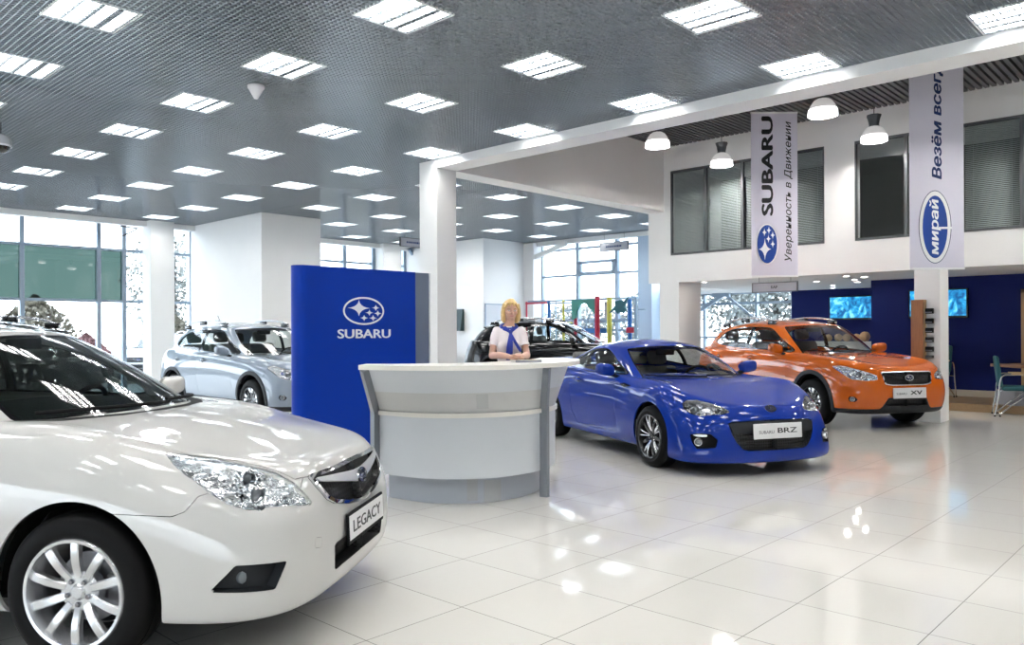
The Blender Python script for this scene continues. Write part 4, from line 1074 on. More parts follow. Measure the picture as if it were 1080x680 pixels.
def in_hall(x, y):
    """is this point under the low metal grid ceiling?"""
    if y < 8.84: return -7.9 < x < 8.2
    if x > 18.05 or y > 18.65: return False
    if x < 8.6 and y < 9.26: return x < 8.2
    if y > 15.38 and 9.1 < x < 10.62: return False
    if y > 15.38 and 16.0 < x: return False
    return y > 9.24 and x > -7.9 or x < 8.2

def build_shell():
    W = MT['wall']
    S(bx('floor', -8, 22, -8, 19.2, -.12, 0, MT['floor']))
    # low open grid ceiling with a dark void above
    g = MB(); p = .05; hw = .0045; zb, zt = CEIL, CEIL + .036
    def bars(x0, x1, y0, y1):
        n = int(round((x1 - x0) / p))
        for i in range(n + 1):
            x = x0 + (x1 - x0) * i / n; g.box(x - hw, x + hw, y0, y1, zb, zt)
        n = int(round((y1 - y0) / p))
        for i in range(n + 1):
            y = y0 + (y1 - y0) * i / n; g.box(x0, x1, y - hw, y + hw, zb, zt)
    bars(-8, 8.2, -8, 9.25); bars(-8, 9.1, 9.25, 18.65); bars(9.1, 10.62, 9.25, 15.4); bars(10.62, 16.0, 9.25, 18.65); bars(16.0, 18.05, 9.25, 15.4)
    S(g.build('ceiling', MT['grid']))
    v = MB(); v.box(-8, 8.2, -8, 9.25, 4.62, 4.66); v.box(-8, XB, 9.25, 18.7, 4.62, 4.66)
    S(v.build('ceiling_void', MT['plenum']))
    # high slatted ceiling over the double height part
    h = MB(); 
    for i in range(int(24 / .1)): h.box(8.2, 14.65, -8 + .1 * i, -8 + .1 * i + .06, HIGH, HIGH + .05) if -8 + .1 * i < 8.86 else None
    S(h.build('ceiling_slats', MT['lamella'])); S(bx('ceiling_high', 8.2, 14.65, -8, 8.86, HIGH + .12, HIGH + .16, MT['plenum']))
    # beam, column, bulkhead
    bm = MB(); bm.box(8.2, 8.6, -8, 8.86, 3.86, 4.62); bm.box(8.2, 8.6, -8, 8.86, 4.62, HIGH + .16); S(bm.build('ceiling_beam', W))
    S(bx('wall_column', 8.2, 8.605, 8.86, 9.252, 0, 4.62, W))
    S(bx('wall_bulkhead', 8.6, 14.65, 8.86, 9.24, 3.86, HIGH + .16, W))
    # office wall with openings
    X0, X1 = 14.65, 14.9; A = (5.57, 8.70); B = (1.75, 5.04)
    w = MB(); z0, z1, zt = 2.945, 4.69, HIGH + .16
    w.box(X0, X1, -8, 9.24, SOFFIT, z0); w.box(X0, X1, -8, 9.24, z1, zt)
    for y0, y1 in ((A[1], 9.24), (B[1], A[0]), (-8, B[0])): w.box(X0, X1, y0, y1, z0, z1)
    S(w.build('wall_office', W))
    S(bx('ceiling_soffit', 14.9, 18.3, -8, 9.24, SOFFIT, SOFFIT + .1, W)); S(bx('ceiling_bar', 18.31, 20.2, -8, 11.2, SOFFIT, SOFFIT + .1, W))
    S(bx('ceiling_office', 14.9, 17.6, -8, 9.24, 4.95, 5.05, W)); S(bx('wall_office_end', 14.9, 17.7, 9.1, 9.24, 2.5, 5.0, W))
    S(bx('wall_office_inside', 17.6, 17.7, -8, 9.2, 2.6, HIGH, MT['seat']))
    for nm, (y0, y1), n in (('window_5', A, 4), ('window_6', B, 4)):
        fr = MB()
        fr.box(X0 - .01, X0 + .06, y0, y1, z0, z0 + .045); fr.box(X0 - .01, X0 + .06, y0, y1, z1 - .045, z1)
        for k in range(n + 1):
            y = y0 + (y1 - y0) * k / n; fr.box(X0 - .012, X0 + .062, max(y0, y - .025), min(y1, y + .025), z0 + .04, z1 - .04)
        f = S(fr.build(nm, MT['alu_dark']))
        bx('glass_pane', X0 + .02, X0 + .028, y0 + .02, y1 - .02, z0 + .02, z1 - .02, MT['pane_office'], f)
        bl = MB(); k0 = 0 if nm == 'window_5' else 0
        for k in range(n):
            if nm == 'window_6' and k == n - 1: continue
            ya, yb = y0 + (y1 - y0) * k / n + .03, y0 + (y1 - y0) * (k + 1) / n - .03
            for q in range(58):
                z = z0 + .05 + q * .029
                bl.add([(X0 + .10, ya, z), (X0 + .118, ya, z + .018), (X0 + .118, yb, z + .018), (X0 + .10, yb, z)], [(0, 1, 2, 3)])
            for y in (ya + .12, yb - .12): bl.box(X0 + .095, X0 + .098, y - .002, y + .002, z0 + .05, z1 - .05)
        bl.build('blind', MT['blind'], f)
    # pier and bar recess
    S(bx('wall_pier', 14.65, 15.55, 8.52, 8.97, 0, SOFFIT, W))
    S(bx('wall_return', 18.31, 20.2, 11.22, 11.4, 0, 4.6, W))
    S(bx('wall_bar', 20.0, 20.2, 4.6, 8.43, 0, SOFFIT, MT['blue_wall']))
    S(bx('wall_bar_side', 17.1, 20.0, 5.40, 5.58, 0, SOFFIT, MT['blue_wall']))
    S(bx('wall_cafe', 17.1, 17.25, -8, 5.40, 0, SOFFIT, MT['blue_wall']))
    S(bx('floor_podium', 15.4, 17.1, -8, 5.4, 0, .13, MT['wood_floor']))
    S(bx('baseboard_cafe', 17.06, 17.1, -8, 5.58, .13, .25, MT['beige']))
    S(bx('wall_banner_column', 13.25, 13.70, 3.357, 3.705, 0, HIGH + .1, W))
    # white blocks
    S(bx('wall_left_block', 9.1, 10.62, 15.4, 18.9, 0, 4.62, W)); S(bx('wall_back_block', 16.0, 18.3, 15.4, 18.9, 0, 4.62, W))
    S(bx('wall_window_column', 7.93, 8.49, 18.25, 18.68, 0, 4.62, W)); S(bx('wall_window_pillar', 14.8, 15.48, 18.3, 18.68, 0, 4.62, W))
    S(bx('trim_1', -8, 9.1, 18.45, 18.66, 3.86, 3.98, W)); S(bx('trim_2', 10.62, 16.0, 18.45, 18.66, 3.86, 3.98, W)); S(bx('trim_3', 17.85, 18.05, 11.2, 15.4, 3.86, 3.98, W))
    S(bx('wall_back_pilaster', 17.7, 18.1, 15.03, 15.4, 0, 3.95, W)); S(bx('wall_back_edge', 17.9, 18.3, 11.2, 11.62, 0, 4.62, mat('pale blue wall', (.50, .62, .76), .7)))
    S(bx('wall_back_top', 18.1, 18.3, 11.2, 15.4, 3.95, 4.62, W)); S(bx('wall_left_top', -8, 16, 18.7, 18.9, 3.95, 4.62, W))
    # unseen sides of the hall
    S(bx('wall_right', -8, 22, -8.2, -8, 0, HIGH + .2, W)); S(bx('wall_front', -8.2, -8, -8, 19, 1.1, 4.66, W))

def glazing(name, ax, c, us, zs, cells, mull=.055, depth=.10, extra=None):
    """curtain wall in the plane axis=c; us: mullion places along the wall, zs: transom heights; cells: {(i,j): material}"""
    fr = MB()
    def b(mb, u0, u1, z0, z1, d0, d1):
        if ax == 'y': mb.box(u0, u1, c + d0, c + d1, z0, z1)
        else: mb.box(c + d0, c + d1, u0, u1, z0, z1)
    for u in us: b(fr, u - mull, u + mull, zs[0], zs[-1], -.02, depth)
    for z in zs: b(fr, us[0], us[-1], z - .03, z + .03, -.005, depth - .02)
    o = S(fr.build(name, MT['alu']))
    for i in range(len(us) - 1):
        for j in range(len(zs) - 1):
            pn = MB(); b(pn, us[i] + mull, us[i + 1] - mull, zs[j] + .03, zs[j + 1] - .03, .04, .05)
            pn.build('glass_pane', cells.get((i, j), MT['pane']), o)
    return o

def build_windows():
    G = MT['pane_green']
    us = [-8, -6.3, -4.68, -3.06, -1.44, .18, 1.8, 3.8, 5.39, 6.95, 7.51, 9.12]
    glazing('window_1', 'y', YW, us, [0, 2.12, 3.29, 3.95], {(i, 1): G for i in range(10)}, .045)
    glazing('window_3', 'y', YW, [10.6, 12.1, 13.71, 14.74, 15.95], [0, 2.2, 3.4, 3.95], {}, .06)
    o = glazing('window_4', 'x', XB, [11.62, 12.42, 13.74, 15.05], [0, 1.7, 2.97, 3.72, 3.95], {}, .05)
    glazing('window_added', 'x', -8.1, [-8 + 2.7 * k for k in range(11)], [0, 1.1], {}, .05)  # unseen window strip added behind the view to bring daylight onto the cars
    sash = MB()
    for z in (3.0, 3.31): sash.box(XB - .05, XB + .03, 12.47, 13.69, z - .04, z + .04)
    for y in (12.50, 13.62): sash.box(XB - .05, XB + .03, y - .05, y + .05, 3.0, 3.31)
    sash.build('vent_sash', MT['alu'], o)
    glazing('window_7', 'x', 20.05, [8.43, 9.39, 10.88, 11.2], [0, 1.2, 2.11, SOFFIT], {}, .03)
    # braces by the windows
    W = MT['wall']
    b = MB(); b.bar((17.8, 15.3, 3.46), (17.8, 13.9, 3.86), .12, .12); S(b.build('trim_4', W))
    b = MB(); b.bar((19.8, 10.85, 1.95), (19.8, 10.15, 2.36), .09, .09); b.bar((19.8, 10.15, 2.36), (19.8, 8.9, 1.35), .06, .06); b.box(19.76, 19.84, 10.0, 10.5, 2.28, 2.385); tag(b.build('window_brace', MT['alu']), 'blue grey diagonal steel brace in front of the bar window', 'brace')
    b = MB(); b.bar((15.9, 18.4, 3.9), (16.5, 18.4, 3.2), .09, .09); tag(b.build('window_brace', MT['alu']), 'blue grey diagonal brace at the window above the blue sign', 'brace')
    b = MB(); b.bar((7.35, 18.5, 3.82), (7.75, 18.5, 3.80), .03, .03); b.bar((7.40, 18.5, 3.60), (7.72, 18.5, 3.78), .03, .03); tag(b.build('window_opener', MT['alu_dark']), 'small dark window opener arm beside the white window column', 'window opener')

def build_lights():
    """recessed square ceiling lamps on a 1.8 m grid"""
    PX = [4.282 + 1.8 * k for k in range(-6, 9)]; PY = [6.8207 + 1.8 * k for k in range(-7, 8)]
    proto = None; spots = []
    for x in PX:
        for y in PY:
            if all(in_hall(x + dx, y + dy) for dx in (-.31, .31) for dy in (-.31, .31)): spots.append((x, y))
    yaw = .0171; a, b = math.sin(PI / 4 - yaw), math.cos(PI / 4 - yaw)
    vis = []; hid = []
    for x, y in spots:
        xc, zc = a * x - b * y, b * x + a * y
        if zc > 1:
            px, py = 508.5 + 843.4 * xc / zc, 350 - 843.4 * (CEIL - 1.379) / zc
            if -30 < px < 1110 and py > -12: vis.append((py, px, x, y)); continue
        if -6 < x and -5.7 < y: hid.append((x, y))
    vis.sort(); rows = []
    for v in vis:
        if rows and abs(rows[-1][-1][0] - v[0]) < 5.5: rows[-1].append(v)
        else: rows.append([v])
    ordn = ['first', 'second', 'third', 'fourth', 'fifth', 'sixth', 'seventh', 'eighth', 'ninth', 'tenth', 'eleventh', 'twelfth', 'thirteenth', 'fourteenth', 'fifteenth', 'sixteenth', 'seventeenth', 'eighteenth']
    def make():
        r = empty('ceiling_light', (0, 0, 0))
        fr = MB(); s = .2975
        for (x0, x1, y0, y1) in ((-s, s, -s, -s + .012), (-s, s, s - .012, s), (-s, -s + .012, -s + .012, s - .012), (s - .012, s, -s + .012, s - .012)): fr.box(x0, x1, y0, y1, -.004, .09)
        fr.build('frame', MT['lampframe'], r)
        hs = MB().box(-s + .012, s - .012, -s + .012, s - .012, .084, .09); hs.build('housing', MT['lampframe'], r)
        lv = MB()
        for x in (-.1425, 0, .1425):
            lv.prism([(x - .022, .030), (x + .022, .030), (x + .004, .010), (x - .004, .010)], -s + .012, s - .012, frame_mat((0, 0, 0), (1, 0, 0), (0, 0, 1), (0, -1, 0)))
        for x in (-.279, .279): lv.box(x - .006, x + .006, -s + .012, s - .012, .010, .05)
        lv.build('louvre', MT['louvre'], r)
        for x in (-.214, -.071, .071, .214):
            MB().box(x - .05, x + .05, -s + .014, s - .014, .018, .026).build('tube', MT['tube'], r)
        return r
    proto = make(); first = True
    def put(x, y):
        nonlocal first
        o = proto if first else copy_tree(proto); first = False
        o.location = (x, y, CEIL); o['category'] = 'ceiling light'; o['group'] = 'recessed ceiling lights'; return o
    for ri, row in enumerate(rows):
        row.sort(key=lambda v: v[1])
        for k, (py, px, x, y) in enumerate(row):
            o = put(x, y)
            o['label'] = 'white square louvred ceiling light, %s from the left in the %s row from the top' % (ordn[k], ordn[ri]) if len(row) > 1 else 'white square louvred ceiling light, alone in the %s row from the top' % ordn[ri]
    for x, y in hid:  # unseen lights added for light on the car fronts and reflections
        o = put(x, y); o['label'] = 'unseen white square ceiling light added behind the viewpoint to light the cars'
    return spots
VIEW = -PI / 4 - .0171           # the desk and the banners stand square to this bearing
def vpos(xc, zc):
    yaw = .0171; a, b = math.sin(PI / 4 - yaw), math.cos(PI / 4 - yaw)
    return a * xc + b * zc, -b * xc + a * zc

def crv(pts, n=10): return [(p[0], p[1]) for p in spline_poly(pts, n, closed=False)]

def offset_curve(c, d):
    out = []
    for i in range(len(c)):
        p, q = c[max(i - 1, 0)], c[min(i + 1, len(c) - 1)]
        tx, ty = q[0] - p[0], q[1] - p[1]; l = math.hypot(tx, ty); out.append((c[i][0] - ty / l * d, c[i][1] + tx / l * d))
    return out

def wall_strip(ca, za, cb, zb, th):
    """sheet between curve ca at height za and cb at zb, with thickness towards the inside"""
    n = len(ca); ia, ib = offset_curve(ca, th), offset_curve(cb, th)
    V = [(*p, za) for p in ca] + [(*p, zb) for p in cb] + [(*p, za) for p in ia] + [(*p, zb) for p in ib]
    F = []
    for k in range(n - 1):
        F += [(k, k + 1, n + k + 1, n + k), (2 * n + k + 1, 2 * n + k, 3 * n + k, 3 * n + k + 1), (n + k, n + k + 1, 3 * n + k + 1, 3 * n + k), (k + 1, k, 2 * n + k, 2 * n + k + 1)]
    F += [(0, n, 3 * n, 2 * n), (n - 1, 3 * n - 1, 4 * n - 1, 2 * n - 1)]
    return MB().add(V, F)

def build_desk():
    L = lambda P: [(x + .2, z - 7.2) for x, z in P]
    t = empty('reception_desk', (*vpos(-.2, 7.2), 0), VIEW, 'curved grey reception desk with a white flared counter in front of the blue sign', 'reception desk')
    body = crv(L([(-.865, 6.60), (-.54, 6.37), (-.243, 6.30), (.08, 6.35), (.345, 6.53), (.54, 6.78), (.626, 6.99), (.645, 7.2), (.60, 7.42)]))
    base = offset_curve(body, .13)
    rim = crv(L([(-.955, 6.16), (-.62, 6.01), (-.23, 5.95), (.1, 6.02), (.39, 6.24), (.66, 6.56), (.83, 6.95), (.885, 7.35), (.80, 7.62)]))
    rin = crv(L([(-.93, 6.42), (-.62, 6.40), (-.3, 6.45), (-.05, 6.59), (.15, 6.80), (.3, 7.02), (.42, 7.25), (.50, 7.5), (.56, 7.74)]))
    top = offset_curve(rim, .10)
    S_ = lambda name, mb, m: mb.build(name, m, t, True, math.radians(30))
    S_('plinth', wall_strip(base, 0.0, base, .235, .03), MT['desk_grey2'])
    S_('front_panel', wall_strip(body, .22, body, .702, .035), MT['desk_grey'])
    S_('trim_band', wall_strip(offset_curve(body, -.018), .702, offset_curve(body, -.018), .738, .05), MT['desk_white'])
    mid = [((a[0] * .52 + b[0] * .48), (a[1] * .52 + b[1] * .48)) for a, b in zip(body, top)]
    S_('frosted_strip', wall_strip(body, .738, mid, .905, .03), MT['desk_frost'])
    S_('flared_panel', wall_strip(mid, .905, top, 1.092, .03), MT['desk_grey'])
    n = len(rim); V = [(*p, z) for z in (1.092, 1.128) for c in (rim, rin) for p in c]
    F = []
    for k in range(n - 1):
        F += [(2 * n + k, 2 * n + k + 1, 3 * n + k + 1, 3 * n + k), (k + 1, k, n + k, n + k + 1), (k, k + 1, 2 * n + k + 1, 2 * n + k), (n + k + 1, n + k, 3 * n + k, 3 * n + k + 1)]
    F += [(0, 2 * n, 3 * n, n), (n - 1, 2 * n - 1, 4 * n - 1, 3 * n - 1)]
    mesh_obj('counter_top', V, F, MT['desk_white'], t)
    for i, nm in ((0, 'left'), (int(len(body) * .585), 'right')):
        o_ = offset_curve(body, -.03)[i]; b_ = offset_curve(base, -.10)[i]; r_ = offset_curve(top, -.02)[i]
        tx, ty = (body[min(i + 1, n - 1)][0] - body[max(i - 1, 0)][0], body[min(i + 1, n - 1)][1] - body[max(i - 1, 0)][1]); l = math.hypot(tx, ty); d = Vector((ty / l, -tx / l, 0))
        mb = MB(); mb.bar((o_[0], o_[1], 0), (o_[0], o_[1], .75), .045, .07, up=d); mb.bar((o_[0], o_[1], .73), (r_[0], r_[1], 1.092), .045, .06, up=d); mb.build('upright', MT['desk_post'], t)
    # work surface behind
    wi = offset_curve(body, .40); V = []; nb = len(body)
    nb = int(nb * .62); V = [(*p, z) for z in (.70, .735) for c in (offset_curve(body, .04), wi) for p in c[:nb]]; F = []
    for k in range(nb - 1):
        F += [(2 * nb + k, 2 * nb + k + 1, 3 * nb + k + 1, 3 * nb + k), (k + 1, k, nb + k, nb + k + 1), (nb + k + 1, nb + k, 3 * nb + k, 3 * nb + k + 1)]
    mesh_obj('work_surface', V, F, MT['desk_white'], t)
    # film left on the plinth and on the strip
    bo = offset_curve(base, -.004); i0, i1, i2 = int(n * .30), int(n * .355), int(n * .455)
    wall_strip(bo[i0:i1], .02, bo[i0:i1], .22, .002).build('protective_film', MT['film'], t); wall_strip(bo[i1 + 1:i2], .0, bo[i1 + 1:i2], .18, .002).build('protective_film', MT['film'], t)
    fo = [((a[0] * .9 + b[0] * .1), (a[1] * .9 + b[1] * .1)) for a, b in zip(offset_curve(body, -.006), offset_curve(top, -.006))]; fp = [((a[0] * .55 + b[0] * .45), (a[1] * .55 + b[1] * .45)) for a, b in zip(offset_curve(body, -.006), offset_curve(top, -.006))]
    i0, i1 = int(n * .33), int(n * .36); wall_strip(fo[i0:i1 + 1], .775, fp[i0:i1 + 1], .895, .002).build('protective_film', MT['film'], t)
    # booklet on the counter
    b = empty('booklet', (*vpos(.36, 6.60), 1.129), VIEW + .25, 'thin booklet lying on the white counter under her hands', 'booklet')
    MB().box(-.11, .11, -.075, .075, 0, .016).build('pages', MT['desk_white'], b); MB().box(-.112, .112, -.077, .077, .016, .019).build('cover', MT['booklet'], b); MB().box(-.112, .112, -.0785, -.0755, 0, .019).build('spine', MT['grey_panel'], b)

def build_sign():
    t = empty('sign_panel', (5.53, 7.1, 0), 0, 'tall freestanding blue panel with a white oval star emblem beside the reception desk', 'sign')
    y0, y1 = 0., .22
    arc = [(-.80 - .11 * math.cos(q), .11 - .11 * math.sin(q)) for q in [PI / 2 - PI * k / 14 for k in range(15)]][::-1]
    arc = [(-.80 + .11 * math.cos(PI / 2 + PI * k / 14), .11 - .11 * math.sin(PI / 2 + PI * k / 14) * -1) for k in range(15)]
    poly = [(.69, 0.)] + [(.69, .22)] + [(-.80 + .11 * math.cos(PI / 2 + PI * k / 14), .11 + .11 * math.sin(PI / 2 + PI * k / 14)) for k in range(15)]
    MB().prism(poly, .10, 2.085).build('blue_face', MT['sign_blue'], t)
    MB().box(.69, .93, .03, .20, .10, 2.085).build('grey_side', MT['sign_grey'], t)
    MB().prism([(x * .97, .02 + y * .85) for x, y in poly] , 0, .10).build('plinth', MT['desk_post'], t); MB().box(.67, .92, .04, .19, 0, .10).build('plinth_end', MT['desk_post'], t)
    MB().box(.93, .945, .02, .21, .0, 2.085).build('edge_strip', MT['lampframe'], t)
    M = Matrix.Translation((-.067, 0, 1.618)) @ frame_mat((0, 0, 0), (1, 0, 0), (0, 0, 1))
    oval_badge(.565, .31, M, MT['white_txt'], MT['white_txt'], None, t, ring=.035, depth=.006)
    lettering('lettering', 'SUBARU', .1, Matrix.Translation((-.057, -.001, 1.366)) @ frame_mat((0, 0, 0), (1, 0, 0), (0, 0, 1)), MT['white_txt'], t, .735, .10, .003, bold=.0025)

def build_banners():
    def base(name, xc, zc, zb, zt, lab, hw=.40):
        t = empty(name, (*vpos(xc, zc), 0), VIEW, lab, 'banner')
        MB().box(-hw, hw, -.002, .002, zb, zt).build('cloth', MT['banner'], t); MB().box(-hw - .005, hw + .005, -.014, .014, zb - .03, zb, bev=.006).build('bottom_bar', MT['white_txt'], t)
        MB().box(-hw - .005, hw + .005, -.014, .014, zt - .03, zt).build('top_bar', MT['white_txt'], t)
        for x in (-.36, .36): MB().tube([(x, 0, zt), (x, 0, HIGH)], .003, 6).build('hanging_wire', MT['alu_dark'], t)
        return t
    R = lambda x, z: Matrix.Translation((x, -.003, z)) @ frame_mat((0, 0, 0), (0, 0, 1), (-1, 0, 0))
    k = 13.8 / 843.4; zf = lambda y: 1.379 + (350 - y) * k; xf = lambda px: (px - 817.5) * k
    t = base('hanging_banner', 5.055, 13.8, 2.33, 5.15, 'white hanging banner with black lettering and a blue oval star emblem at its foot')
    lettering('lettering', 'SUBARU', .1, R(xf(810), (zf(124) + zf(229)) / 2), MT['ink'], t, zf(124) - zf(229), .20, .001, bold=.004)
    lettering('slogan', 'Уверенность в Движении', .1, R(xf(832.5), (zf(129.5) + zf(277)) / 2), MT['ink'], t, zf(129.5) - zf(277), .15, .001, shear=.25, bold=.0008)
    oval_badge(.70, .385, R(xf(809.5), zf(258.8)), MT['chrome_soft'], MT['white_txt'], MT['ink_blue'], t, ring=.03, depth=.004)
    k2 = 11.35 / 843.4; zf2 = lambda y: 1.379 + (350 - y) * k2; xf2 = lambda px: (px - 988.5) * k2
    t = base('hanging_banner', 6.46, 11.35, 2.26, 5.15, 'white hanging banner with navy lettering and a ringed blue oval, before the column', .385)
    lettering('slogan', 'Везём всегда', .1, R(xf2(989.5), (zf2(58) + zf2(191.5)) / 2), MT['ink_navy'], t, zf2(58) - zf2(191.5), .17, .001, shear=.2, bold=.0035)
    Mo = R(xf2(986.5), zf2(241.5)); W, H = zf2(203) - zf2(280), 34.5 * k2
    ell = lambda a, b, n=56: [(a * math.cos(2 * PI * q / n), b * math.sin(2 * PI * q / n)) for q in range(n)]
    MB().prism(ell(W / 2, H / 2), 0, .0015, Mo).build('oval_outline', MT['ink_navy'], t)
    MB().prism(ell(W / 2 - .010, H / 2 - .010), .0005, .0025, Mo).build('oval_ring', MT['white_txt'], t)
    MB().prism(ell(W / 2 - .075, H / 2 - .055), .001, .0035, Mo).build('oval_field', MT['ink_blue'], t)
    lettering('mark_lettering', 'мирай', .1, Mo @ Matrix.Translation((0, .0, .0042)), MT['white_txt'], t, W * .76, .16, .001, shear=.12, bold=.003)
    MB().box(-.03, .0, -.24, -.05, .0035, .0052, Mo).build('mark_tail', MT['white_txt'], t)

def build_pendants():
    def pend(x, y, lab):
        t = empty('pendant_lamp', (x, y, 4.5), 0, lab, 'pendant lamp', 'pendant lamps')
        MB().lathe([(.205, 0), (.208, .012), (.196, .09), (.192, .092), (.188, .09), (.2, .012), (.2, 0)], 40, close=True).build('glass_skirt', MT['shade_lit'], t, True)
        MB().lathe([(.192, .092), (.17, .15), (.125, .215), (.075, .245), (.07, .24), (.12, .208), (.162, .148), (.186, .092)], 40).build('reflector', MT['shade'], t, True)
        MB().lathe([(0, .05), (.05, .06), (.055, .1), (.03, .15), (.03, .24), (0, .25)], 24).build('bulb', MT['bulb_lit'], t, True)
        MB().lathe([(0, .235), (.085, .235), (.078, .27), (.095, .36), (.118, .42), (.115, .435), (0, .435)], 8).build('gear_housing', MT['alu_dark'], t)
        MB().tube([(0, 0, .43), (0, 0, HIGH - 4.5)], .007, 6).build('rod', MT['alu_dark'], t)
    for k in range(3):  # unseen lamps added to brighten the double height part
        for x in (11.82, 14.05): pend(x, 1.76 - 2.75 * k, 'added pendant lamp of the same row, unseen to the right, brightening the hall')
    pend(11.82, 7.27, 'prismatic pendant lamp, bottom of shade just under the white beam, left of the others')
    pend(14.05, 7.25, 'pendant lamp with dark neck hanging left of the banner with black lettering')
    pend(11.82, 4.51, 'large prismatic pendant shade between the two banners, nearest the white beam')
    pend(14.03, 4.52, 'pendant lamp with dark neck hanging just left of the banner with navy lettering')

def build_signs():
    def hang(name, x, y0, y1, z0, z1, top, lab, txt=None, rot=False):
        t = empty(name, (x, (y0 + y1) / 2, 0), PI / 2 if rot else 0, lab, 'sign'); w = abs(y1 - y0) / 2
        MB().box(-.015, .015, -w, w, z0, z1).build('panel', MT['grey_panel'], t)
        fr = MB()
        for a in (-w, w - .02): fr.box(-.018, .018, a, a + .02, z0, z1)
        fr.box(-.018, .018, -w, w, z1 - .015, z1); fr.box(-.018, .018, -w, w, z0, z0 + .012); fr.build('frame', MT['alu_dark'], t)
        for y in (-w * .7, w * .7): MB().tube([(0, y, z1), (0, y, top)], .004, 6).build('hanging_wire', MT['alu_dark'], t)
        M = Matrix.Translation((-.0165, 0, (z0 + z1) / 2)) @ frame_mat((0, 0, 0), (0, -1, 0), (0, 0, 1))
        if txt: lettering('lettering', txt, .1, M, MT['ink'], t, .125, .05, .001, bold=.003)
        else:
            mb = MB(); random.seed(4); u = -w * .55  # abstract dashes standing in for unreadable words
            while u < w * .5:
                q = random.uniform(.03, .07); mb.box(u, u + q, -.022, .022, 0, .002, M); u += q + .015
            mb.build('abstract_marks', MT['ink_navy'], t)
    hang('hanging_sign', 14.55, 6.016, 6.89, 2.10, 2.285, SOFFIT, 'small grey hanging sign reading БАР below the banner with black lettering', 'БАР')
    hang('hanging_sign', 17.0, 11.3, 12.17, 3.43, 3.66, CEIL, 'small blue grey hanging sign in front of the far glazed window wall')
    hang('hanging_sign', *(lambda p: (p[0], p[1] - .45, p[1] + .45))(vpos(-1.7, 20.0)), 3.50, 3.73, CEIL, 'dark hanging sign under the ceiling, partly behind the white column', None, True)

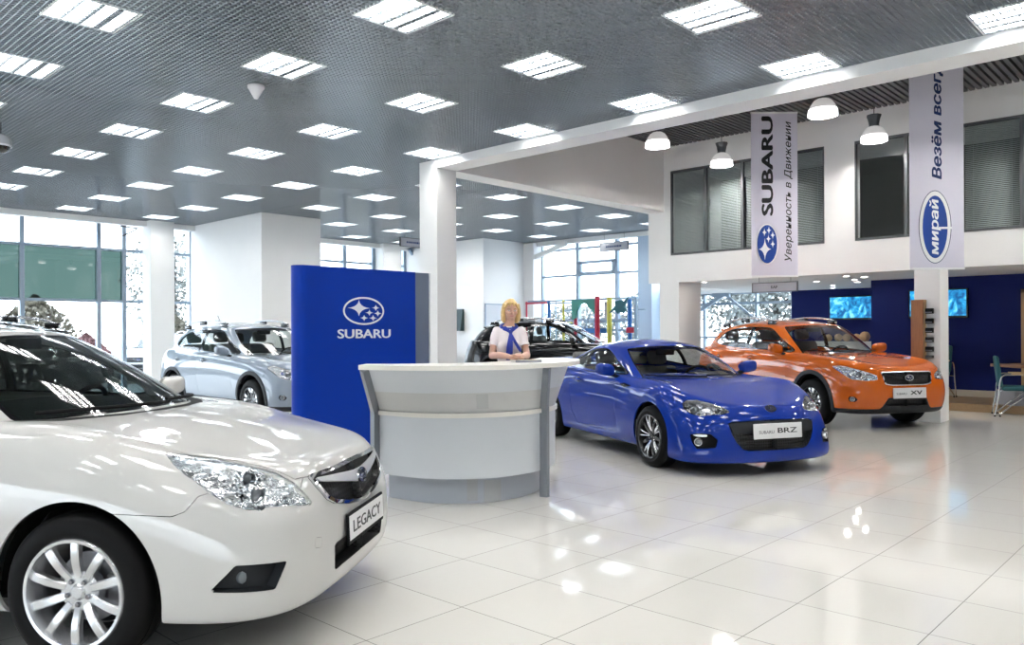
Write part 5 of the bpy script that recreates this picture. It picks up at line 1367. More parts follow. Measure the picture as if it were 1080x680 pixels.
def build_small():
    # television screens
    for x, y0, y1, z0, z1, lab in ((19.93, 6.40, 7.47, 1.63, 2.205, 'television with a blue picture on the far blue wall, left of the corner'), (17.03, 3.84, 4.86, 1.60, 2.16, 'television with a blue face picture on the blue wall behind the white column')):
        t = empty('wall_mounted_television', (x, (y0 + y1) / 2, (z0 + z1) / 2), 0, lab, 'television'); w, h = (y1 - y0) / 2, (z1 - z0) / 2
        MB().box(-.03, .035, -w, w, -h, h, bev=.008).build('housing', MT['black_gloss'], t); MB().box(-.034, -.029, -w + .03, w - .03, -h + .045, h - .03).build('screen', MT['screen'], t)
        MB().box(.03, .07, -.15, .15, -.12, .12).build('wall_bracket', MT['alu_dark'], t)
    # bar counter with buns
    t = empty('bar_counter', (19.2, 6.75, 0), 0, 'white bar counter behind the orange car, tan rolls on top', 'counter')
    MB().box(-.35, .35, -1.12, 1.2, 0, 1.08).build('cabinet', MT['desk_white'], t); MB().box(-.38, .38, -1.14, 1.22, 1.08, 1.12, bev=.01).build('counter_top', MT['desk_white'], t)
    random.seed(3)
    labs = ['tan bread roll on the bar counter, leftmost of the heap', 'tan bread roll on the bar counter, second from the left', 'tan bread roll on the bar counter, in the middle of the heap', 'tan bread roll on the bar counter, next to the rightmost', 'tall tan bread roll on the bar counter, rightmost of the heap']
    for k, lab in enumerate(labs):
        y = 7.12 - .20 * k; r = .085 + .012 * random.random() + (.025 if k == 4 else 0)
        o = MB().ball((0, 0, 0), (r, r * .95, r * .95), 18, 12); V = [Vector(v) * (1 + .07 * math.sin(v[0] * 60 + k) * math.cos(v[1] * 55)) for v in o.V]
        o.V = V; zz = min(v.z for v in V); q = o.build('bread_roll', MT['bun'], None, True); q.location = (18.95 + .06 * (k % 2), y, 1.12 - zz); tag(q, lab, 'bread roll', 'bread rolls on the bar')
    # rack on the column
    t = empty('literature_rack', (13.25, 3.594, 0), 0, 'tall brown wooden rack with black boxes fixed to the white column', 'rack')
    MB().box(-.09, -.0, -.03, .135, .95, 1.83).build('board', MT['wood'], t); MB().box(-.05, 0, -.055, -.03, .95, 1.83).build('edge_board', MT['wood_light'], t)
    for z0, z1 in ((1.62, 1.70), (1.475, 1.55), (1.335, 1.41), (1.195, 1.27), (1.055, 1.13), (.96, 1.00)):
        b = MB().box(-.08, 0, -.155, -.055, z0, z1, bev=.006).build('shelf_box', MT['black'], t); MB().box(-.082, -.078, -.15, -.06, z0 + .015, z0 + .025).build('label_strip', MT['grey_panel'], b); MB().box(-.09, 0, -.16, -.052, z0 - .012, z0).build('shelf', MT['pane'], b)
    # door frame at the right edge
    d = S(bx('door_1', 17.04, 17.1, 2.12, 2.92, .13, 2.03, MT['wood_light']))
    f = MB()
    for y in (2.92, 2.04): f.box(17.0, 17.1, y, y + .09, .13, 2.10)
    f.box(17.0, 17.1, 2.04, 3.01, 2.03, 2.10); S(f.build('trim_5', MT['wood_light']))
    # wall things on the back block
    t = empty('wall_speaker', (15.98, 16.3, 1.72), 0, 'dark green wedge box on the white wall right of the column', 'wall box')
    MB().prism([(0, .31), (-.06, .31), (-.16, -.31), (0, -.31)], -.15, .15, frame_mat((0, 0, 0), (1, 0, 0), (0, 0, 1))).build('wedge_body', MT['teal_dark'], t); MB().box(-.02, .018, -.05, .05, -.1, .1).build('wall_mount', MT['black'], t)
    t = empty('notice_board', (16.45, 15.39, 1.65), 0, 'pale grey board on the white wall behind the receptionist', 'board')
    MB().box(-.40, .40, -.02, 0.0, -.6, .5).build('board_face', MT['board'], t); fr = MB()
    for a in ((-.42, -.39, -.62, .52), (.39, .42, -.62, .52), (-.42, .42, -.62, -.59), (-.42, .42, .49, .52)): fr.box(a[0], a[1], -.025, 0.0, a[2], a[3])
    fr.build('frame', MT['alu'], t)
    t = empty('sofa', (15.2, 17.0, 0), 0, 'dark sofa by the white wall, only its back showing over the desk', 'sofa')
    MB().box(-.4, .4, -.9, .9, .06, .42, bev=.04).build('seat', MT['teal_dark'], t, True); MB().box(.2, .42, -.95, .95, .3, .84, bev=.05).build('backrest', MT['teal_dark'], t, True)
    for y in (-.95, .80): MB().box(-.4, .4, y, y + .15, .06, .6, bev=.04).build('armrest', MT['teal_dark'], t, True)
    for x in (-.35, .35):
        for y in (-.85, .85): MB().tube([(x, y, 0), (x, y, .08)], .02, 8).build('leg', MT['black'], t)
    # ceiling devices
    t = empty('ceiling_detector', (4.415, 7.566, CEIL), 0, 'white cone shaped detector hanging under the ceiling grid between the lights', 'detector')
    MB().lathe([(0, 0), (.088, 0), (.088, -.025), (.075, -.04), (.03, -.12), (.022, -.135), (0, -.138)], 24).build('body', MT['plastic_white'], t, True); MB().lathe([(.04, 0), (.04, .03), (0, .03)], 16).build('mount', MT['plastic_white'], t)
    t = empty('ceiling_camera', (*vpos(-5.93, 9.85), CEIL), 0, 'grey dome security camera hanging at the left edge of the photo', 'camera')
    MB().tube([(0, 0, 0), (0, 0, -.16)], .018, 10).build('stem', MT['alu_dark'], t, True)
    MB().lathe([(0, -.14), (.05, -.142), (.105, -.17), (.128, -.22), (.13, -.285), (0, -.285)], 28).build('housing', MT['plastic_grey'], t, True); MB().lathe([(.118, -.285), (.105, -.33), (.06, -.365), (0, -.375)], 28).build('dome', MT['black_gloss'], t, True)
    MB().lathe([(.132, -.275), (.132, -.295), (.118, -.295), (.118, -.275)], 28, close=True).build('ring', MT['plastic_white'], t, True)
    # downlights in the bar soffit
    for k, (x, y) in enumerate(((15.32, 5.43), (15.85, 5.29), (16.57, 5.72), (17.42, 5.95), (16.6, 6.48), (18.25, 6.77), (19.3, 7.15), (15.0, 8.13))):
        nm = ['nearest the white column', 'second from the white column', 'third from the white column', 'above the blue corner', 'in the middle of the soffit', 'fifth along towards the far screen', 'farthest in, above the far screen', 'at the left end near the pier'][k]
        t = empty('downlight', (x, y, SOFFIT), 0, 'small round downlight in the bar soffit, ' + nm, 'downlight', 'downlights over the bar')
        MB().lathe([(.055, 0), (.075, 0), (.075, -.008), (.055, -.006)], 20, close=True).build('ring', MT['plastic_white'], t, True); MB().lathe([(0, -.002), (.055, -.002), (.055, 0), (0, 0)], 16).build('lamp', MT['downlight'], t)

def chair(loc, rz, lab):
    t = empty('armchair', loc, rz, lab, 'chair')
    Mx = Matrix.Translation((0, 0, .44)); s = MB().box(-.24, .24, -.23, .23, -.03, .04, bev=.03); s.V = [Mx @ Vector(v) for v in s.V]; s.build('seat', MT['teal'], t, True)
    b = MB().box(-.03, .03, -.22, .22, 0, .50, bev=.03); Mb = Matrix.Translation((-.25, 0, .46)) @ Matrix.Rotation(-.12, 4, 'Y'); b.V = [Mb @ Vector(v) for v in b.V]; b.build('backrest', MT['teal'], t, True)
    for y in (-.27, .27):
        MB().tube(smooth_curve([(-.34, y, .02), (-.29, y, .3), (-.25, y, .62), (-.1, y, .665), (.18, y, .66), (.27, y, .6), (.05, y, .33), (-.12, y, .18), (-.27, y, .04)], 5), .011, 8).build('side_frame', MT['chrome'], t, True)
        MB().box(-.12, .20, y - .022, y + .022, .668, .69, bev=.008).build('armrest', MT['wood_light'], t, True)
        for x in (-.34, -.27): MB().lathe([(0, 0), (.014, 0), (.014, .025), (0, .025)], 10, Matrix.Translation((x, y, 0))).build('foot', MT['black'], t)
    MB().tube([(-.26, -.27, .40), (-.26, .27, .40)], .01, 8).build('cross_bar', MT['chrome'], t, True)

def build_cafe():
    x, y = vpos(8.55, 12.75); chair((x, y, 0), VIEW - .5, 'teal armchair with chrome legs and wooden arms at the right edge')
    chair((16.55, 4.35, .13), PI * .9, 'dark armchair by the blue wall, mostly hidden behind the white column')
    x, y = vpos(9.35, 13.3); t = empty('cafe_table', (x, y, 0), VIEW, 'wooden topped table with a grey block base behind the teal armchair', 'table')
    MB().box(-.65, .6, -.4, .4, .75, .80, bev=.01).build('table_top', MT['wood'], t); MB().box(-.66, .3, -.25, .25, 0, .36, bev=.01).build('base_block', MT['grey_panel'], t); MB().box(-.12, .12, -.12, .12, .36, .75).build('column', MT['grey_panel'], t)

def build_playground():
    t = empty('play_frame', (17.0, 12.0, 0), 0, 'colourful climbing frame of red, blue and yellow posts by the far window', 'climbing frame')
    C = {'r': MT['play_red'], 'b': MT['play_blue'], 'y': MT['play_yellow'], 'g': MT['play_green'], 's': MT['play_steel']}
    def yy(px, x=17.0):
        yaw = .0171; a, b = math.sin(PI / 4 - yaw), math.cos(PI / 4 - yaw); u = (px - 508.5) / 843.4
        # point on the frame's plane seen along bearing u
        d = (a * u + b, -b * u + a); return x / d[0] * d[1]
    top = 2.22
    Y = lambda px: yy(px) - 12.0
    for px, c, w, z1, dx in ((555.5, 'r', .05, top, 0), (579, 'b', .09, top, 0), (594.5, 'y', .07, top, 0), (607, 'r', .09, top - .4, 0), (617, 'b', .12, top, .5), (632.5, 'r', .13, top + .07, -.1), (644, 'y', .13, top + .03, -.05), (659.5, 'b', .11, top, .2), (670.5, 's', .09, top, 0), (572, 's', .04, top, .6), (649, 's', .04, top, .6)):
        MB().tube([(dx, Y(px), 0), (dx, Y(px), z1)], w / 2, 10).build('post', C[c], t, True)
    B = lambda p0, p1, z, h, c, dx=0.: MB().box(dx - .03, dx + .03, min(Y(p0), Y(p1)), max(Y(p0), Y(p1)), z - h / 2, z + h / 2).build('rail', C[c], t)
    B(555, 579, 2.17, .05, 'r'); B(555, 671, 2.22, .06, 's', .1); B(579, 607, 2.15, .05, 's'); B(611, 640, 1.40, .12, 'b'); B(661, 671.5, 1.41, .14, 'r'); B(617, 660, 1.63, .05, 's'); B(590, 603, 1.60, .06, 'y'); B(596, 607, 1.94, .04, 's'); B(617, 671, 1.93, .03, 's', .4); B(640, 660, 1.41, .06, 's'); B(555, 607, 1.5, .05, 's', .5)
    # arched green panel
    z0, z1 = 1.80, 2.22; ya, yb = Y(630), Y(605)
    arch = [(ya, z0), (ya, z1), (yb, z1), (yb, z0 - .12), (yb - .14, z0 - .05), (yb - .16, z0 + .1)] + [((ya + yb) / 2 + (yb - ya) * .26 * math.cos(q), z0 + .08 + .24 * math.sin(q)) for q in [PI * k / 8 for k in range(1, 8)]] + [(ya + .1, z0 + .1)]
    MB().prism(arch, -.03, .03, frame_mat((-.05, 0, 0), (0, 1, 0), (0, 0, 1))).build('arch_panel', C['g'], t)
    px = [(646, 330.5), (650, 325), (653, 322.5), (651, 319), (655, 317.5), (658, 316.5), (661, 318.5), (665, 315), (664, 319.5), (662, 324), (664, 327), (661, 331), (657, 329.5), (655, 331.5), (651.5, 327.5)]
    outl = [(Y(p), 1.379 + (350 - q) * 20.1 / 843.4) for p, q in px]
    MB().prism(outl[::-1], -.025, .025, frame_mat((-.12, 0, 0), (0, 1, 0), (0, 0, 1))).build('animal_panel', MT['play_teal'], t)
    MB().box(-.02, .02, Y(642), Y(638), 1.7, 2.15).build('side_board', MT['grey_panel'], t)
    for p0, zz0, p1, zz1 in ((629, 1.95, 620, 1.2), (654, 1.6, 660, 1.2), (620, 1.5, 612, 1.15)): MB().tube([(-.2, Y(p0), zz0), (-.3, Y(p1), zz1)], .02, 6).build('rope', C['s'], t)

def fixture_mats():
    MT['desk_grey'] = mat('grey laminate', (.58, .61, .65), .35); MT['desk_grey2'] = mat('grey plinth', (.42, .45, .50), .4); MT['desk_white'] = mat('cream white laminate', (.78, .76, .71), .35)
    MT['desk_frost'] = mat('frosted grey strip', (.50, .505, .51), .3); MT['desk_post'] = mat('grey uprights', (.24, .26, .29), .35, .3); MT['film'] = mat('protective film', (.46, .47, .48), .25); MT['booklet'] = mat('booklet cover', (.45, .38, .28), .5)
    MT['shade'] = mat('prismatic shade top', (.72, .70, .70), .35, .1, emit=(1, .97, .95), estr=.12); MT['shade_lit'] = mat('lit prismatic glass', (.9, .9, .9), .2, emit=(1, 1, 1), estr=1.3); MT['bulb_lit'] = mat('lit bulb', (1, 1, 1), .4, emit=(1, .98, .94), estr=270.); MT['downlight'] = mat('downlight lamp', (1, 1, 1), .4, emit=(1, .95, .86), estr=22.)
    MT['bun'] = mat('bread crust', (.62, .40, .22), .7, var=(30., .3)); MT['teal_dark'] = mat('dark teal', (.010, .035, .04), .5); MT['teal'] = mat('teal fabric', (.012, .085, .10), .75)
    MT['board'] = mat('pale board', (.58, .60, .63), .5); MT['plastic_white'] = mat('white plastic', (.75, .74, .75), .4); MT['plastic_grey'] = mat('grey plastic', (.42, .43, .44), .45); MT['blind'] = mat('grey blind slat', (.66, .69, .68), .5)
    MT['play_red'] = mat('red play paint', (.42, .015, .05), .4); MT['play_blue'] = mat('blue play paint', (.02, .14, .42), .4); MT['play_yellow'] = mat('yellow play paint', (.62, .58, .10), .4); MT['play_green'] = mat('green play panel', (.03, .22, .18), .5); MT['play_steel'] = mat('grey blue play tube', (.25, .36, .48), .4); MT['play_teal'] = mat('teal play panel', (.01, .11, .14), .5)
def voxel_union(mb, voxel, smooth=3):
    """fuse closed shapes into one continuous surface; returns (V, F)"""
    o = mesh_obj('tmp_fuse', mb.V, mb.F, None)
    r = o.modifiers.new('r', 'REMESH'); r.mode = 'VOXEL'; r.voxel_size = voxel
    s = o.modifiers.new('s', 'SMOOTH'); s.iterations = smooth; s.factor = .5
    dg = bpy.context.evaluated_depsgraph_get(); dg.update(); me = o.evaluated_get(dg).to_mesh()
    V = [v.co.copy() for v in me.vertices]; F = [tuple(p.vertices) for p in me.polygons]
    o.evaluated_get(dg).to_mesh_clear(); m = o.data; bpy.data.objects.remove(o); bpy.data.meshes.remove(m)
    return V, F

def rings(mb, secs, seg=24):
    """closed loft through elliptical sections (cx, cy, cz, rx, ry)"""
    V = []; n = len(secs)
    for cx, cy, cz, rx, ry in secs:
        for k in range(seg):
            q = 2 * PI * k / seg; V.append((cx + rx * math.cos(q), cy + ry * math.sin(q), cz))
    F = [(i * seg + k, i * seg + (k + 1) % seg, (i + 1) * seg + (k + 1) % seg, (i + 1) * seg + k) for i in range(n - 1) for k in range(seg)]
    F += [tuple(range(seg))[::-1], tuple(range((n - 1) * seg, n * seg))]
    return mb.add(V, F)

def limb(mb, pts, rs, seg=14):
    mb.tube(smooth_curve(pts, 4), [r for r in np.interp(np.linspace(0, len(rs) - 1, (len(pts) - 1) * 4 + 1), range(len(rs)), rs)], seg)
    for p, r in ((pts[0], rs[0]), (pts[-1], rs[-1])): mb.ball(p, r, 12, 8)

def slim(v, k=.86):
    """narrower trunk and arms below the neck"""
    f = min(1, max(0, (1.46 - v[2]) / .06)); return (v[0] * (1 - (1 - k) * f), v[1], v[2])

def build_person():
    SK = mat('skin', (.62, .36, .27), .45); HAIR = mat('blonde hair', (.62, .42, .17), .45, var=(25., .3)); BL = mat('white blouse', (.74, .66, .67), .75, var=(40., .04)); SC_ = mat('blue scarf', (.012, .03, .30), .6, var=(30., .3)); SKT = mat('navy skirt', (.01, .012, .03), .8); LIP = mat('lips', (.48, .13, .13), .4); EYE = mat('eye white', (.8, .8, .8), .3); IR = mat('iris', (.03, .06, .08), .3); BR = mat('brow', (.28, .17, .08), .7); SH = mat('shoe', (.01, .01, .012), .4)
    p = empty('person', (*vpos(.245, 7.33), 0), VIEW, 'woman with blond hair, white short sleeved blouse and blue neck scarf behind the counter', 'person')
    HT = Matrix.Translation((.015, -.01, 1.488)) @ Matrix.Rotation(.12, 4, 'Z') @ Matrix.Rotation(.03, 4, 'Y') @ Matrix.Scale(.87, 4)     # head: origin at the chin level
    b = MB()
    # torso, hips, legs
    rings(b, [(0, .0, .84, .155, .11), (0, .0, .92, .165, .115), (0, 0, 1.0, .125, .095), (0, 0, 1.07, .105, .082), (0, -.005, 1.16, .115, .09), (0, -.012, 1.24, .128, .098), (0, -.005, 1.31, .135, .092), (0, .0, 1.37, .126, .08), (0, .005, 1.41, .10, .065), (0, .01, 1.44, .055, .05)])
    for s in (-1, 1):
        limb(b, [(s * .085, 0, .88), (s * .09, -.005, .62), (s * .085, .0, .48), (s * .082, .015, .28), (s * .08, .02, .09)], [.085, .07, .052, .05, .034])
        limb(b, [(s * .08, .03, .05), (s * .085, -.06, .035), (s * .09, -.15, .025)], [.036, .034, .022])
        b.ball((s * .062, -.082, 1.245), (.05, .04, .05), 14, 10)
    # arms bent on the counter
    for s, el, wr in ((-1, (-.185, -.06, 1.165), (.0, -.41, 1.163)), (1, (.19, -.10, 1.165), (.115, -.44, 1.163))):
        limb(b, [(s * .128, .0, 1.375), (s * .155, -.0, 1.30), el], [.042, .039, .032]); limb(b, [el, ((el[0] + wr[0]) / 2, (el[1] + wr[1]) / 2, 1.17), wr], [.033, .031, .021])
    # hands: palm, four fingers, thumb
    def hand(w, d, side, lift):
        w = Vector(w); d = Vector(d).normalized(); up = Vector((0, 0, 1)); lat = d.cross(up).normalized() * side
        pc = w + d * .045
        b.tube([w - d * .01, w + d * .03, w + d * .075], [.021, .026, .024], 12)
        for q in (-.5, .5): b.tube([w + d * .02 + lat * .018 * q * 2, w + d * .08 + lat * .02 * q * 2], [.016, .014], 10)
        for k, (o, l) in enumerate(((-.030, .062), (-.010, .072), (.010, .067), (.029, .052))):
            r0 = w + d * .076 + lat * o; r1 = r0 + d * l * .5 + up * .004 + lat * o * .10; r2 = r1 + d * l * .33 - up * .010; r3 = r2 + d * l * .22 - up * .012
            b.tube([r0 - d * .02, r0, r1, r2, r3], [.0095, .0095, .0085, .0078, .006], 8)
        t0 = w + d * .022 - lat * .022; b.tube([t0, t0 + d * .025 - lat * .022, t0 + d * .052 - lat * .026, t0 + d * .068 - lat * .022], [.012, .0115, .010, .007], 8)
    hand((.0, -.41, 1.159), (.80, -.45, -.0), -1, 0); hand((.115, -.44, 1.164), (-.72, -.30, .10), 1, .02)
    # neck and head
    limb(b, [(0, .012, 1.41), (.008, .0, 1.47), (.012, .0, 1.52)], [.052, .046, .048])
    hb = MB(); hb.ball((0, .005, .115), (.072, .092, .10), 24, 18); hb.ball((0, -.035, .055), (.052, .052, .062), 20, 14); hb.ball((0, -.062, .018), (.026, .024, .02), 14, 10)
    hb.tube([(0, -.088, .10), (0, -.104, .073), (0, -.098, .064)], [.007, .010, .007], 10); hb.ball((.011, -.094, .066), .008, 8, 6); hb.ball((-.011, -.094, .066), .008, 8, 6)
    for s in (-1, 1): hb.ball((s * .04, -.062, .075), (.024, .022, .022), 12, 8); hb.ball((s * .074, .012, .085), (.01, .02, .03), 10, 8)
    hb.ball((0, -.082, .040), (.022, .014, .012), 12, 8)
    b.add([HT @ Vector(v) for v in hb.V], hb.F)
    b.V = [slim(v) for v in b.V]; V, F = voxel_union(b, .0065, 3); mesh_obj('body', V, F, SK, p, True)
    # face details
    for s in (-1, 1):
        e = MB().ball((s * .032, -.0835, .094), (.0125, .006, .0048), 14, 8, HT).build('eye', EYE, p, True); MB().ball((s * .031, -.0885, .094), (.0052, .0025, .0047), 12, 8, HT).build('iris', IR, e, True)
        MB().tube([HT @ Vector(v) for v in ((s * .016, -.091, .111), (s * .034, -.0895, .116), (s * .05, -.078, .110))], [.0025, .0032, .0018], 8).build('eyebrow', BR, p, True)
        MB().tube([HT @ Vector(v) for v in ((s * .018, -.0895, .099), (s * .033, -.0905, .1015), (s * .046, -.082, .097))], .0016, 6).build('eyelash', BR, e, True)
    MB().ball((0, -.0935, .041), (.021, .006, .0045), 16, 8, HT).build('lips', LIP, p, True)
    # hair: cap with long sides to the shoulders and a fringe
    h = MB(); h.ball((0, .034, .13), (.083, .086, .094), 28, 18)
    for s in (-1, 1):
        h.tube([(s * .066, -.02, .17), (s * .080, -.012, .11), (s * .082, -.010, .05), (s * .078, -.012, -.0), (s * .066, -.022, -.03)], [.024, .024, .026, .024, .010], 14)
        h.tube([(s * .05, .05, .15), (s * .062, .05, .08), (s * .058, .045, .0), (s * .05, .04, -.03)], [.035, .038, .038, .02], 14)
        h.tube([(s * .01, -.03, .212), (s * .040, -.068, .172), (s * .068, -.050, .12)], [.018, .016, .010], 12)
    h.tube([(0, -.03, .216), (-.012, -.078, .172), (-.026, -.088, .138)], [.016, .013, .007], 12); h.tube([(.01, -.03, .216), (.018, -.079, .172), (.02, -.090, .140)], [.016, .013, .007], 12)
    h.tube([(0, .07, .15), (0, .085, .06), (0, .07, -.03)], [.06, .062, .03], 16)
    V, F = voxel_union(h, .007, 3); mesh_obj('hair', [HT @ v for v in V], F, HAIR, p, True)
    # blouse: torso plus short puff sleeves
    c = MB()
    rings(c, [(0, .0, .90, .172, .122), (0, 0, 1.0, .138, .105), (0, 0, 1.07, .116, .093), (0, -.005, 1.16, .127, .102), (0, -.014, 1.24, .139, .110), (0, -.008, 1.31, .146, .103), (0, .0, 1.365, .138, .09), (0, .005, 1.405, .10, .074), (0, .012, 1.43, .07, .066)])
    for s, el in ((-1, (-.185, -.06, 1.165)), (1, (.19, -.10, 1.165))):
        c.ball((s * .122, .0, 1.378), (.056, .052, .05), 14, 10); c.ball((s * .062, -.088, 1.243), (.056, .045, .055), 14, 10)
        sh = Vector((s * .122, .0, 1.375)); e = Vector(el); m_ = sh.lerp(e, .30); q = sh.lerp(e, .56)
        c.tube([sh, sh.lerp(e, .15) + Vector((s * .004, 0, .004)), m_ + Vector((s * .004, 0, .0)), q], [.053, .058, .057, .049], 16)
    c.V = [slim(v) for v in c.V]; V, F = voxel_union(c, .0075, 3); mesh_obj('blouse', V, F, BL, p, True)
    for s, el in ((-1, (-.185, -.06, 1.165)), (1, (.19, -.10, 1.165))):
        sh = Vector((s * .122, .0, 1.375)); e = Vector(el); q = sh.lerp(e, .52); q2 = sh.lerp(e, .60); MB().tube([slim(q), slim(q2)], .049, 16, cap=False).build('sleeve_cuff', BL, p, True)
    for k in range(3): MB().ball((.0, -.137 + .012 * k, 1.20 - .05 * k), (.006, .004, .006), 10, 6).build('button', EYE, p, True)
    # scarf: collar band, knot and two hanging ends
    s_ = MB(); ring = [(.066 * math.cos(q) * 1.06, .012 + .066 * math.sin(q) * .98, 1.425 + .022 * math.sin(q)) for q in [2 * PI * k / 28 for k in range(28)]]
    s_.tube(ring + ring[:1], .018, 10, cap=False); s_.ball((.012, -.078, 1.372), (.02, .018, .022), 14, 10)
    s_.tube([(.045, -.06, 1.415), (.012, -.08, 1.375)], [.022, .014], 10); s_.tube([(-.045, -.06, 1.415), (.012, -.08, 1.375)], [.022, .014], 10)
    def end(pts, w):
        V = []; n = len(pts)
        for (x, y, z, k) in pts:
            for a, d in ((-w * k, 0), (w * k, 0), (w * k, .010), (-w * k, .010)): V.append((x + a, y + d, z))
        s_.add(V, [(i * 4 + j, i * 4 + (j + 1) % 4, i * 4 + 4 + (j + 1) % 4, i * 4 + 4 + j) for i in range(n - 1) for j in range(4)] + [(0, 3, 2, 1), (n * 4 - 4, n * 4 - 3, n * 4 - 2, n * 4 - 1)])
    end([(.012, -.098, 1.365, .45), (.008, -.135, 1.30, .9), (.002, -.163, 1.24, 1.1), (-.002, -.155, 1.17, 1.15), (-.002, -.135, 1.125, 1.1)], .026)
    end([(.018, -.098, 1.365, .4), (.05, -.14, 1.29, .8), (.085, -.155, 1.23, .9), (.10, -.15, 1.20, .5)], .018)
    s_.build('neck_scarf', SC_, p, True)
    k = MB(); rings(k, [(0, 0, .42, .21, .16), (0, 0, .55, .205, .155), (0, 0, .72, .195, .145), (0, 0, .86, .182, .132), (0, 0, .93, .178, .128), (0, 0, .965, .168, .122)]); k.build('skirt', SKT, p, True)
    for s in (-1, 1):
        f = MB(); f.ball((s * .087, -.06, .036), (.047, .13, .042), 16, 10); f.box(s * .087 - .02, s * .087 + .02, .02, .06, .0, .05); V, F = voxel_union(f, .008, 2); zz = min(v.z for v in V); mesh_obj('shoe', [v - Vector((0, 0, zz)) for v in V], F, SH, p, True)
def build_world():
    w = bpy.data.worlds.new('sky'); SC.world = w; w.use_nodes = True
    nt = w.node_tree; bg = nt.nodes['Background']
    tc = nt.nodes.new('ShaderNodeTexCoord'); sp = nt.nodes.new('ShaderNodeSeparateXYZ'); cr = nt.nodes.new('ShaderNodeValToRGB')
    nt.links.new(tc.outputs['Generated'], sp.inputs[0]); nt.links.new(sp.outputs['Z'], cr.inputs[0])
    e = cr.color_ramp.elements; e[0].position = 0; e[0].color = (.86, .93, 1, 1); e[1].position = 1; e[1].color = (.66, .82, 1, 1)
    k = e.new(.25); k.color = (.78, .88, 1, 1)
    nt.links.new(cr.outputs[0], bg.inputs[0]); bg.inputs[1].default_value = 2.9

def tree(x, y, h, r, lab, seed, tint):
    t = empty('tree', (x, y, -.15), 0, lab, 'tree', 'pale trees beyond the windows'); rnd = random.Random(seed)
    tr = MB(); tr.tube([(0, 0, 0), (.05, 0, h * .3), (0, .05, h * .55), (.05, 0, h * .9)], [.12, .10, .07, .02], 8)
    for k in range(9):
        q = rnd.uniform(0, 2 * PI); z = h * rnd.uniform(.25, .7); l = r * rnd.uniform(.6, 1.); tr.tube([(0, 0, z), (l * .5 * math.cos(q), l * .5 * math.sin(q), z + l * .45), (l * math.cos(q), l * math.sin(q), z + l * .8)], [.04, .025, .008], 6)
    tr.build('trunk', MT['bark'], t)
    lf = MB()
    for k in range(2400):
        q = rnd.uniform(0, 2 * PI); u = rnd.uniform(-1, 1); rr = r * rnd.random() ** .4; c = Vector((rr * math.sqrt(1 - u * u) * math.cos(q), rr * math.sqrt(1 - u * u) * math.sin(q), h * .6 + u * h * .4 * (rr / r)))
        a = Vector((rnd.uniform(-1, 1), rnd.uniform(-1, 1), rnd.uniform(-1, 1))).normalized() * .09; b = Vector((rnd.uniform(-1, 1), rnd.uniform(-1, 1), rnd.uniform(-1, 1))).normalized() * .09
        lf.add([c - a, c + b, c + a, c - b], [(0, 1, 2, 3)])
    lf.build('crown', tint, t)

def shrub(x, y, h, r, lab, seed, m):
    t = empty('shrub', (x, y, -.15), 0, lab, 'shrub', 'shrubs beyond the windows'); rnd = random.Random(seed); lf = MB(); st = MB()
    for k in range(10):
        q = rnd.uniform(0, 2 * PI); st.tube([(0, 0, 0), (r * .6 * math.cos(q), r * .6 * math.sin(q), h * .8)], [.03, .01], 5)
    st.build('stem', MT['bark'], t)
    for k in range(3600):
        q = rnd.uniform(0, 2 * PI); rr = r * rnd.random() ** .5; z = h * rnd.random(); s = math.sin(PI * min(1, .25 + z / h * .75)); c = Vector((rr * s * math.cos(q), rr * s * math.sin(q), z))
        a = Vector((rnd.uniform(-1, 1), rnd.uniform(-1, 1), rnd.uniform(-1, 1))).normalized() * .085; b = Vector((rnd.uniform(-1, 1), rnd.uniform(-1, 1), rnd.uniform(-1, 1))).normalized() * .085
        lf.add([c - a, c + b, c + a, c - b], [(0, 1, 2, 3)])
    lf.build('foliage', m, t)

def build_outdoors():
    MT['bark'] = mat('pale bark', (.06, .05, .045), .9); A = mat('tan leaves', (.10, .085, .058), .9); B = mat('grey green leaves', (.17, .18, .165), .9); RD = mat('reddish leaves', (.17, .085, .08), .9)
    g = MB(); g.box(-30, 22.1, 18.95, 70, -.2, -.15); g.box(20.3, 70, -20, 70, -.2, -.15); S(g.build('ground', MT['ground']))
    S(bx('ground_verge', -30, 60, 24.5, 40, -.15, -.1, MT['grass']))
    shrub(9.4, 31.2, 2.9, 1.7, 'broad tan shrub outside the left window', 1, A); shrub(9.56, 26.8, 1.5, .9, 'low reddish shrub outside, right of the tan one', 2, RD); shrub(14.0, 30.5, 2.4, 1.3, 'tan shrub outside behind the parked car', 3, A); shrub(5.6, 28.2, 2.3, 1.5, 'tan shrub outside at the left edge of the photo', 4, A)
    tree(15.6, 33.5, 6., 2.2, 'pale tree outside beside the white window column', 5, B); tree(21.5, 38, 5.6, 1.9, 'pale tree outside, right of the white window column', 6, A)
    tree(31, 19.5, 3.3, 1.9, 'pale tree beyond the far window, right half', 7, B); tree(32, 24.5, 2.9, 2.0, 'pale tree beyond the far window, left half', 8, B)
    for k, (x, y) in enumerate(((29.5, 13.0), (33, 16.4), (27.0, 8.9))): tree(x, y, 5., 1.8, 'leafy tree beyond the bar window, ' + ['middle one', 'left one', 'right one'][k], 9 + k, B)
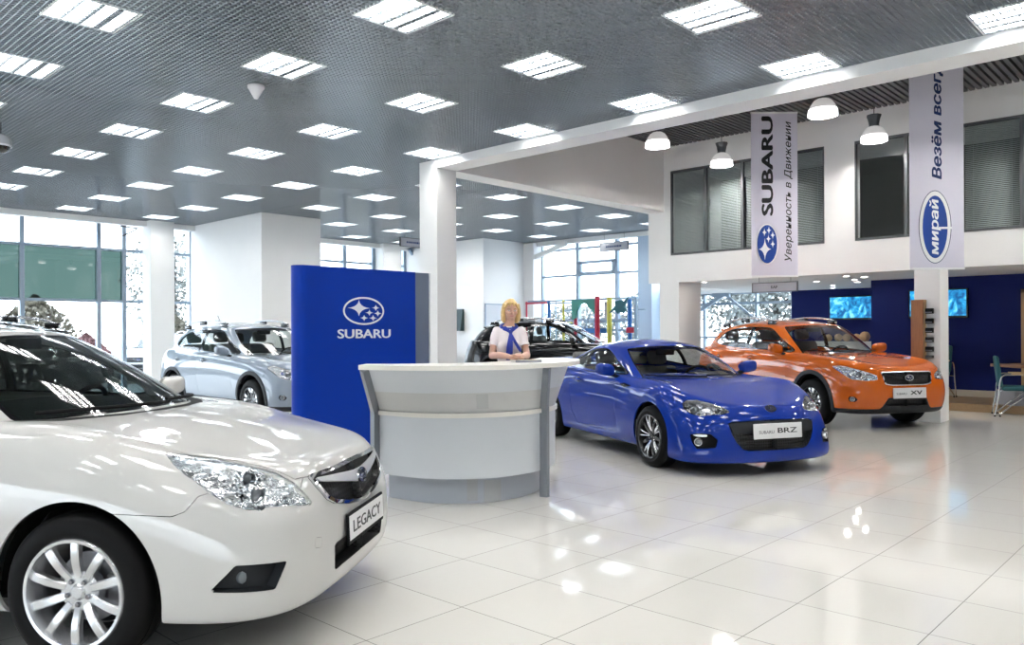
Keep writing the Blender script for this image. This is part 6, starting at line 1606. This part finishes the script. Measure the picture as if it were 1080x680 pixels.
def camera():
    yaw, roll = .0171, -.0047
    a, b = math.sin(PI / 4 - yaw), math.cos(PI / 4 - yaw)
    R = Vector((a, -b, 0)); F = Vector((b, a, 0)); U = Vector((0, 0, 1))
    R2 = (R + U * roll).normalized(); U2 = (U - R * roll).normalized()
    c = bpy.data.cameras.new('camera'); o = bpy.data.objects.new('camera', c); COL.objects.link(o)
    o.matrix_world = Matrix(((R2.x, U2.x, -F.x, 0), (R2.y, U2.y, -F.y, 0), (R2.z, U2.z, -F.z, 1.379), (0, 0, 0, 1)))
    c.sensor_width = 36; c.lens = 843.36 / 1080 * 36
    c.shift_x = (540 - 508.5) / 1080; c.shift_y = (350 - 340) / 1080
    c.clip_start = .05; c.clip_end = 400
    SC.camera = o
camera()
room_mats(); fixture_mats(); build_shell(); build_windows(); build_lights(); build_world()
build_desk(); build_sign(); build_banners(); build_pendants(); build_signs(); build_small(); build_cafe(); build_playground(); build_person(); build_outdoors()
finish_white(); finish_blue(); finish_orange(); so = finish_silver()
def other(src, paint_from, paint_to, loc, rz, scale, label, cat='car'):
    r = copy_tree(src); r.location = (*loc, 0); r.rotation_euler = (0, 0, rz); r.scale = scale; r['label'] = label; r['category'] = cat
    seen = {}
    stack = list(r.children)
    while stack:
        o = stack.pop(); stack += list(o.children)
        if o.type == 'MESH' and o.data.materials and o.data.materials[0] == paint_from:
            if o.data.name not in seen: seen[o.data.name] = o.data.copy(); seen[o.data.name].materials[0] = paint_to
            o.data = seen[o.data.name]
        if o.name.startswith('tail_lamp') and paint_to != MT['white_paint']: o.data = o.data.copy(); o.data.materials[0] = MT['black_gloss']
    return r
src = so['root']
def fpos(h, xc, zc): return vpos(xc, zc)
other(src, MT['silver_paint'], MT['black_paint'], vpos(3.05, 18.7), VIEW - math.radians(20), (1, 1, 1.068), 'black crossover car behind the receptionist, in front of the climbing frame')
other(src, MT['silver_paint'], MT['dark_paint'], vpos(-7.93, 9.6), VIEW + math.radians(168.5), (1, 1, 1), 'dark grey estate car showing only its roof rail behind the white sedan')
w1 = other(src, MT['silver_paint'], MT['white_paint'], (11.0, 25.6), math.radians(-130), (1, 1, 1), 'white car parked outside the left window beside the window column')
w1.location.z = -.15
SC.view_settings.view_transform = 'Standard'; SC.view_settings.look = 'None'; SC.view_settings.gamma = 1; SC.view_settings.exposure = 1.62; SC.view_settings.use_curve_mapping = False
SC.cycles.max_bounces = 10; SC.cycles.diffuse_bounces = 4; SC.cycles.glossy_bounces = 5; SC.cycles.transparent_max_bounces = 16; SC.cycles.sample_clamp_indirect = 6; SC.cycles.use_denoising = True
